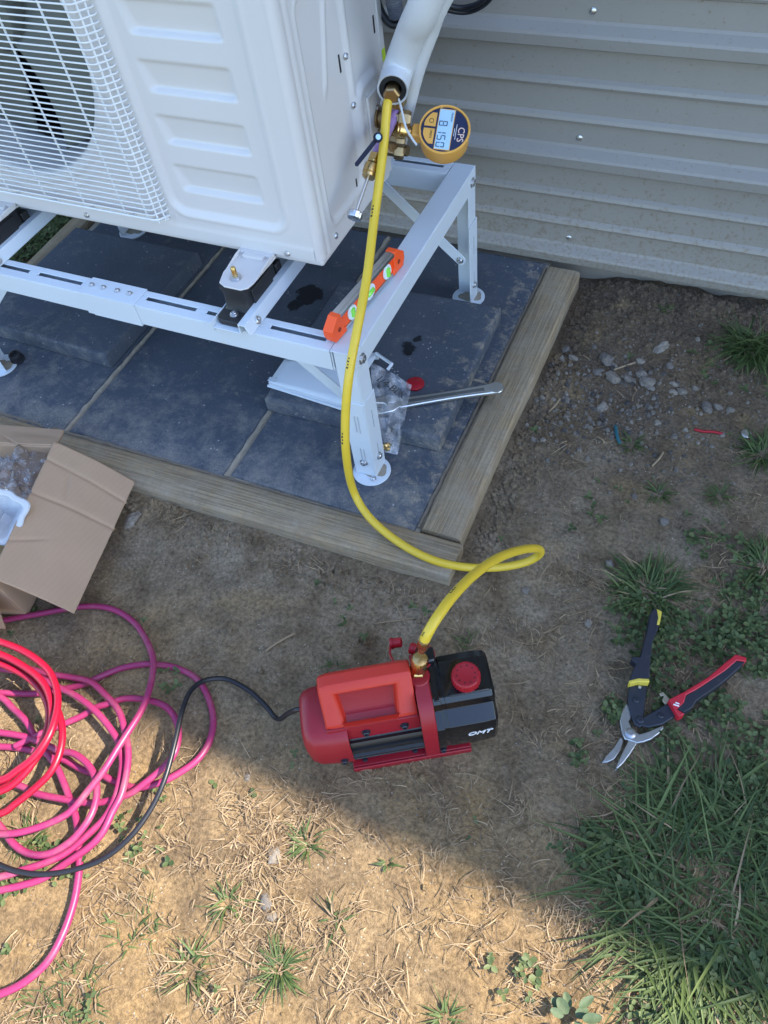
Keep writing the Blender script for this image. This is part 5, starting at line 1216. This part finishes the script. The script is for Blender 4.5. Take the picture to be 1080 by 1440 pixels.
# ------------------------------------------------------------------ stones
def stone_mesh(seed):
    bm = bmesh.new(); bmesh.ops.create_icosphere(bm, subdivisions=3, radius=1)
    for v in bm.verts:
        q = v.co*1.1+Vector((seed*7.3,)*3); v.co *= 1+.42*noise.noise(q)+.22*noise.noise(q*2.3)+.10*noise.noise(q*5.5); v.co.z *= .62
    me = bpy.data.meshes.new('stone'); bm.to_mesh(me); bm.free(); me.materials.append(M_stone)
    me.polygons.foreach_set('use_smooth', [True]*len(me.polygons)); me.set_sharp_from_angle(angle=rad(30)); return me
sms = [stone_mesh(i+1) for i in range(5)]
def stone(p, r, label, i):
    o = bpy.data.objects.new('stone', sms[i % 5]); col.objects.link(o)
    o.location = (p[0], p[1], gh(p[0], p[1])+r*.08); o.scale = (r*rnd.uniform(.9,1.25), r*rnd.uniform(.75,1.0), r*rnd.uniform(.8,1.1)); o.rotation_euler = (rnd.uniform(-.3,.3), rnd.uniform(-.3,.3), rnd.uniform(0,6.3))
    return tag(o, label, 'stone', 'loose stones on the soil')
many = 'small grey stone in the scatter beside the right sleeper and wall grass'
for i, (p, r, lab) in enumerate((
    ((-0.1715,1.2856,-0.0300), .019, 'largest dark grey stone, nearest the right sleeper'), ((-0.1464,1.2411,-0.0300), .017, 'flat dark stone just below the largest grey stone'),
    ((-0.0709,1.3454,-0.0300), .015, 'pale stone at the top of the stone scatter'), ((-0.0754,1.2440,-0.0300), .015, 'pale lumpy stone with a dark one tucked beside it'),
    ((-0.0653,1.2319,-0.0300), .008, 'small dark stone tucked against the pale lumpy stone'), ((-0.1461,1.1580,-0.0300), .012, 'pale stone alone on bare soil below the stone scatter'),
    ((0.0519,1.2170,-0.0300), .013, 'pale stone at the foot of the wall grass tuft'), ((0.0729,1.2239,-0.0300), .009, many), ((0.0963,1.2234,-0.0300), .008, many),
    ((-0.1013,1.2987,-0.0300), .009, many), ((-0.0902,1.2637,-0.0300), .011, many), ((-0.1114,1.2457,-0.0300), .011, many), ((-0.1154,1.2623,-0.0300), .007, many), ((-0.0193,1.2339,-0.0300), .008, many), ((-0.0036,1.2412,-0.0300), .009, many),
    ((-0.0235,1.2542,-0.0300), .007, many), ((-0.1250,1.2525,-0.0300), .006, many), ((-0.1783,1.2467,-0.0300), .010, many), ((-0.2415,1.2728,-0.0300), .009, many), ((-0.2648,1.2988,-0.0300), .012, many), ((-0.2648,1.2655,-0.0300), .009, many),
    ((-0.0422,1.2948,-0.0300), .008, many), ((0.0200,1.2597,-0.0300), .008, many), ((-0.0521,1.2450,-0.0300), .005, many),
    ((-0.1589,0.6812,-0.0300), .008, 'pale stone alone on the soil below the hose loop'), ((-0.0370,0.7861,-0.0300), .007, 'small pale stone above the grass by the snips'), ((-0.0406,0.6568,-0.0300), .007, 'small stone between the hose loop and snips'),
    ((-0.3673,0.1155,-0.0300), .011, 'grey stone at the sunlit tuft below the pump'), ((-0.3487,0.0559,-0.0300), .011, 'grey stone in the straw left of centre'), ((-0.3308,0.0427,-0.0300), .007, 'pale chip just below the grey stone in the straw'),
    ((-0.9376,0.5573,-0.0300), .016, 'round brown stone beside the cardboard flap'), ((-0.4667,0.2038,-0.0300), .005, 'tiny pale stone at the shadow edge left of the pump'), ((0.0330,0.9072,-0.0300), .010, 'flat pale stone on the soil right of the hose loop'))):
    stone(p, r, lab, i)

# ------------------------------------------------------------------ pebbles, straw, weeds, grass
def chips(n, area, rr):
    g = G()
    for _ in range(n):
        x, y = area(); r = rr(); z = gh(x, y)+r*.2
        vs_ = [Vector((math.cos(a)*rnd.uniform(.7,1.2), math.sin(a)*rnd.uniform(.7,1.2), 0))*r for a in (0, 1.25, 2.5, 3.75, 5.0)]
        M_ = Matrix.Rotation(rnd.uniform(0, 6.3), 3, 'Z')
        o = len(g.v)
        for v in vs_: q = M_ @ v; g.v.append((x+q.x, y+q.y, z-r*.4))
        for v in vs_: q = M_ @ v*.6; g.v.append((x+q.x, y+q.y, z+r*rnd.uniform(.3,.6)))
        g.f += [(o+i, o+(i+1) % 5, o+5+(i+1) % 5, o+5+i) for i in range(5)] + [tuple(o+5+i for i in range(5))]
    return g
def outside(x, y): return not (-1.75 < x < -.28 and .61 < y < 1.6)
def a_all():
    while True:
        x, y = rnd.uniform(-1.5, .75), rnd.uniform(-.4, 1.54)
        if outside(x, y): return x, y
def a_heap():
    while True:
        x, y = rnd.gauss(-.16, .11), rnd.gauss(1.16, .09)
        if outside(x, y) and y < 1.54: return x, y
def a_side():
    while True:
        x, y = rnd.uniform(-.30, .5), rnd.uniform(1.0, 1.545)
        if outside(x, y): return x, y
g = chips(7000, a_all, lambda: rnd.uniform(.0006, .0019)); h2 = chips(520, a_heap, lambda: rnd.choice((.002, .003, .004, .0065))*rnd.uniform(.8, 1.25)); h3 = chips(900, a_side, lambda: rnd.uniform(.0010, .0036))
g.add(h2.v, h2.f); g.add(h3.v, h3.f)
def a_edge():
    r = rnd.random()
    if r < .5: return rnd.uniform(-.29, .45), 1.55-abs(rnd.gauss(0, .14))
    if r < .75: return -.285+abs(rnd.gauss(0, .03)), rnd.uniform(.72, 1.5)
    if r < .84: return rnd.uniform(-1.0, -.25), .610-abs(rnd.gauss(0, .03))
    return a_all()
def clod_area():
    while True:
        x, y = a_edge()
        if outside(x, y) and y < 1.545: return x, y
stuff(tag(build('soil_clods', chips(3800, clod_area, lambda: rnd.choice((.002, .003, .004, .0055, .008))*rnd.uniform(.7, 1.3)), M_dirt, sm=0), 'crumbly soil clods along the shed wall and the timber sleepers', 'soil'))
stuff(tag(build('pebbles', g, M_pebble, sm=0), 'fine pebbles and grit strewn over the soil', 'pebbles'))

def ribbon(g, p, ang, L, w, bend, lift, seg=4, fold=0.0):
    """flat curved strip lying near the ground"""
    x, y = p[0], p[1]; st = L/seg; o = len(g.v); a = ang; z = p[2]
    for i in range(seg+1):
        t = i/seg; ww = w*(1-.75*t*t)/2
        zz = z + lift*math.sin(math.pi*min(t*1.1, 1))
        g.v.append((x-math.sin(a)*ww, y+math.cos(a)*ww, zz)); g.v.append((x+math.sin(a)*ww, y-math.cos(a)*ww, zz+fold*ww))
        a += bend/seg; x += math.cos(a)*st; y += math.sin(a)*st
    for i in range(seg): q = o+2*i; g.f.append((q, q+1, q+3, q+2))
def straw_density(x, y):
    s = 0.0
    s = max(s, sstep(.30, .12, y + .10*nz(x, y, 4, 8.)) * (.10 + .90*sstep(-.22, .25, nz(x, y, 5, 2.)+.5*nz(x, y, 13, 5.))) * (.25 + .75*sstep(-.75, -.45, x + .35*(.1-y))))
    s = max(s, .55*sstep(-.10, .10, x + .08*nz(x, y, 5, 1.)) * sstep(1.15, .85, y) * sstep(-.25, .3, nz(x, y, 7, 4.)))
    s = max(s, .30*sstep(.02, .30, nz(x, y, 9, 6.)) * sstep(1.3, .9, y) * sstep(-.45, -.15, x))
    s = max(s, .5*sstep(.06, .0, abs(y-.59)) * sstep(.0, .3, nz(x, y, 10, 3.)))
    s = max(s, .35*sstep(.09, .0, abs(y-.30+.0*x)) * sstep(-.45, -.3, x))
    return s + .012
g = G(); k = 0
def one_straw(x, y, a):
    L = rnd.choice((.006, .010, .016, .024, .042)) * rnd.uniform(.7, 1.3)
    ribbon(g, (x, y, gh(x, y)+rnd.uniform(.0006, .0050)), a, L, rnd.uniform(.0007, .0017), rnd.gauss(0, .8), rnd.uniform(0, .005), 4, rnd.uniform(-1, 1))
while k < 27000:
    x, y = rnd.uniform(-1.3, .75), rnd.uniform(-.40, 1.35)
    if not outside(x, y) or rnd.random() > straw_density(x, y): continue
    if rnd.random() < .45: one_straw(x, y, rnd.uniform(0, 6.3)); k += 1
    else:                                           # a matted clump with one lie of the stems
        a = rnd.uniform(0, 6.3); sp = rnd.uniform(.006, .016); sk = rnd.uniform(.2, .7)
        for _ in range(rnd.randint(6, 16)):
            q = (x+rnd.gauss(0, sp), y+rnd.gauss(0, sp))
            if outside(*q): one_straw(q[0], q[1], a+rnd.gauss(0, sk)); k += 1
stuff(tag(build('straw', g, M_straw, sm=0), 'dry straw and dead grass runners matted over the soil', 'straw'))

def leaf(g, p, ang, L, w, tilt):
    c, s = math.cos(ang), math.sin(ang); o = len(g.v)
    for (u, v, h) in ((0,0,0), (.35,.5,.12), (.8,.36,.10), (1,0,.0), (.8,-.36,.10), (.35,-.5,.12), (.5,0,-.02)):
        X, Y = u*L, v*w; g.v.append((p[0]+c*X-s*Y, p[1]+s*X+c*Y, p[2]+u*L*tilt+h*w))
    g.f += [(o+6, o, o+1), (o+6, o+1, o+2), (o+6, o+2, o+3), (o+6, o+3, o+4), (o+6, o+4, o+5), (o+6, o+5, o)]
def weed_density(x, y):
    n = nz(x, y, 6.5, 12.) + .5*nz(x, y, 15., 3.)
    s = sstep(-.02, .35, n) * sstep(-.16, .06, x) * sstep(.98, .75, y) * sstep(.05, .22, y + .2*x)
    s = max(s, .9*sstep(-.25, .2, n)*sstep(.09, .18, x)*sstep(.95, .80, y)*sstep(.28, .42, y))
    s = max(s, .55*sstep(.05, .35, n)*sstep(-.42, -.62, x+.4*(y+.1))*sstep(.17, .02, y))
    s = max(s, .8*sstep(.25, .32, x)*sstep(1.3, 1.45, y))
    s = max(s, .9*sstep(-1.72, -1.76, x)*sstep(.7, 1.0, y))
    s = max(s, .10*sstep(.35, .5, n))
    return s
g = G(); k = 0; tries = 0
while k < 9000 and tries < 200000:
    tries += 1
    x, y = (rnd.uniform(-1.25, .75), rnd.uniform(-.40, 1.5)) if rnd.random() < .9 else (rnd.uniform(-2.1, -1.73), rnd.uniform(.7, 1.6))
    if math.hypot(x-.072, y-.455) < .052: continue
    if -1.75 < x < -.28 and .61 < y < 1.6 or rnd.random() > weed_density(x, y): continue
    z = gh(x, y)+rnd.uniform(.002, .016); a = rnd.uniform(0, 6.3); L = rnd.uniform(.005, .0115)
    for j in range(rnd.choice((2, 3, 3, 4))): leaf(g, (x, y, z), a+j*2.09+rnd.uniform(-.3,.3), L, L*rnd.uniform(.55,.85), rnd.uniform(-.25,.45))
    k += 1
stuff(tag(build('clover', g, M_weed, sm=180), 'low clover and small leafy weeds spread over the soil', 'weeds'))

def blade(g, base, ang, L, w, rise, droop, seg=6):
    o = len(g.v); x, y, z = base; a = ang; e = rise
    for i in range(seg+1):
        t = i/seg; ww = w*(1-t**2.2)*.5*(0.55+1.2*min(t*3, 1)*.4)+.0001
        s, c = math.sin(a), math.cos(a)
        g.v.append((x-s*ww, y+c*ww, z+ww*.45)); g.v.append((x, y, z)); g.v.append((x+s*ww, y-c*ww, z+ww*.45))
        st = L/seg; x += c*math.cos(e)*st; y += s*math.cos(e)*st; z += math.sin(e)*st
        zmin = gh(x, y)+.003
        if z < zmin: z = zmin; e = max(e, .05)
        e -= droop/seg; a += rnd.gauss(0, .06)
    for i in range(seg): q = o+3*i; g.f += [(q, q+1, q+4, q+3), (q+1, q+2, q+5, q+4)]
def tuft(c, R_, n, L, w, label, rise=(.35, 1.35), droop=(.5, 1.8), rxy=(1, 1), dirn=None, spread=3.14, dry=.05, core=.55, mess=.5):
    root = thing('grass_tuft', label, 'grass', (c[0], c[1], gh(c[0], c[1])), group='grass tufts')
    g, gd = G(), G()
    for _ in range(n):
        a = rnd.uniform(0, 6.283); r = R_*math.sqrt(rnd.random())*core
        x, y = c[0]+math.cos(a)*r*rxy[0], c[1]+math.sin(a)*r*rxy[1]
        out = a+rnd.gauss(0, mess) if dirn is None else dirn+rnd.gauss(0, spread)
        blade(gd if n*dry >= 5 and rnd.random() < dry else g, (x, y, gh(x, y)-.002), out, L*(rnd.uniform(.5, 1.15) if rnd.random() < .8 else rnd.uniform(1.1, 1.55)), w*rnd.choice((.55, .8, 1.0, 1.2, 1.6)), rnd.uniform(*rise), rnd.uniform(*droop))
    build('blades', g, M_grass, root, sm=180)
    if gd.f: build('dead_blades', gd, M_straw, root, sm=180)
    return root
LOW = dict(rise=(.10, .75), droop=(.2, 1.0))
tuft((0.2160,0.3161,-0.0400), .140, 1050, .095, .0028, 'largest grass tuft, sprawling over the lower right corner', rxy=(.95, 1.05), core=1.0, mess=1.3, rise=(.10, .65), droop=(.2, 1.1))
tuft((0.2264,0.2253,-0.0400), .070, 260, .085, .0028, 'long bright grass spilling from shade into sun at bottom right', dirn=-1.9, spread=.75, rise=(.1, .55))
tuft((0.1075,1.3992,-0.0300), .060, 460, .075, .0026, 'thick grass tuft against the shed wall at right', dirn=-2.0, spread=1.2, rise=(.3, 1.2))
tuft((0.0396,0.7538,-0.0400), .055, 230, .058, .0026, 'grass tuft right above the navy handle of the snips', core=.7, mess=.9, **LOW)
tuft((0.1725,1.1278,-0.0400), .04, 110, .045, .0026, 'grass tuft at the right edge below the metal slug', **LOW)
tuft((0.2138,0.8678,-0.0400), .05, 120, .045, .0026, 'grass tuft at the right edge beside the upper weeds', **LOW)
tuft((-0.0663,1.0752,-0.0400), .022, 34, .026, .0020, 'small grass tuft beside the teal strip', **LOW)
tuft((0.0097,0.9696,-0.0400), .022, 34, .028, .0020, 'small thin tuft in the middle of the right soil', **LOW)
tuft((0.1136,0.9974,-0.0400), .024, 36, .028, .0020, 'small thin tuft right of centre near the picture edge', **LOW)
tuft((-0.0822,1.4610,-0.0200), .014, 16, .022, .0018, 'tiny tuft on the heaped soil by the shed', **LOW)
tuft((-0.3322,0.1507,-0.0400), .022, 44, .032, .0024, 'small sunlit grass tuft straight below the pump', mess=.9, dry=.15, **LOW)
tuft((-0.4004,0.0357,-0.0400), .024, 42, .030, .0023, 'small sunlit tuft below the pink cord loop', dry=.25, mess=1.0, **LOW)
tuft((-0.4075,-0.0590,-0.0400), .030, 56, .033, .0023, 'sunlit grass tuft low on the left of the bottom edge', dry=.25, mess=1.0, **LOW)
tuft((-0.2921,-0.0092,-0.0400), .028, 70, .040, .0024, 'star shaped sunlit tuft near the bottom centre', core=.25, mess=.6, dry=.1, **LOW)
tuft((-0.2063,0.1722,-0.0400), .008, 12, .018, .0026, 'tiny bright sprout just below the shadow edge', **LOW)
tuft((-0.2465,0.0742,-0.0400), .022, 24, .028, .0020, 'wispy half dead tuft right of the star shaped tuft', dry=.5, mess=1.2, **LOW)
tuft((-0.0612,0.0289,-0.0400), .018, 30, .030, .0024, 'bright tuft cut by the bottom edge near the centre', **LOW)
tuft((-0.7426,-0.0131,-0.0400), .040, 90, .026, .0020, 'green tuft under the pink loops at left', dry=.2, mess=1.2, **LOW)
tuft((-0.5460,-0.1723,-0.0400), .06, 130, .026, .0020, 'low green tuft in the bottom left corner', dry=.25, mess=1.2, core=1.0, **LOW)
tuft((-0.5137,-0.0446,-0.0400), .035, 40, .022, .0018, 'thin green tuft between pink cord tail and straw', dry=.25, mess=1.2, core=1.0, **LOW)
tuft((-0.2172,0.5485,-0.0400), .028, 26, .024, .0018, 'thin tuft on the soil behind the pump oil case', dry=.3, mess=1.0, **LOW)
tuft((-0.4154,0.4194,-0.0400), .026, 22, .020, .0016, 'faint tuft on the soil just behind the pump handle', dry=.2, mess=1.0, **LOW)
tuft((0.1928,0.7059,-0.0400), .06, 110, .034, .0022, 'low grass beside the red handle of the snips', core=1.0, mess=1.3, **LOW)
tuft((-1.86, 1.25), .14, 500, .04, .0022, 'grass beyond the far left sleeper under the unit', core=1.0, mess=1.3)
# broad leafed weed at the bottom edge
bw = thing('broadleaf_weed', 'grey green broad leafed weed at the bottom edge right of centre', 'weed', on((0.0871,0.0921,-0.0400), 0))
g = G()
wp = (0.0871,0.0921,-0.0400)
for i in range(12):
    a = i*2.4; r = .002+.013*(i/12); x, y = wp[0]+math.cos(a)*r, wp[1]+math.sin(a)*r
    leaf(g, (x, y, gh(x, y)+.014+.006*(i % 3)), a+rnd.uniform(-.4,.4), rnd.uniform(.020,.032), rnd.uniform(.012,.018), rnd.uniform(-.12,.16))
lv = build('leaves', g, mat('grey_green_leaf', (.07, .105, .045), .6, var=.4, vs=60, bp=.5, bs=70), bw, sm=180)
s = lv.modifiers.new('round', 'SUBSURF'); s.levels = 2; s.render_levels = 2
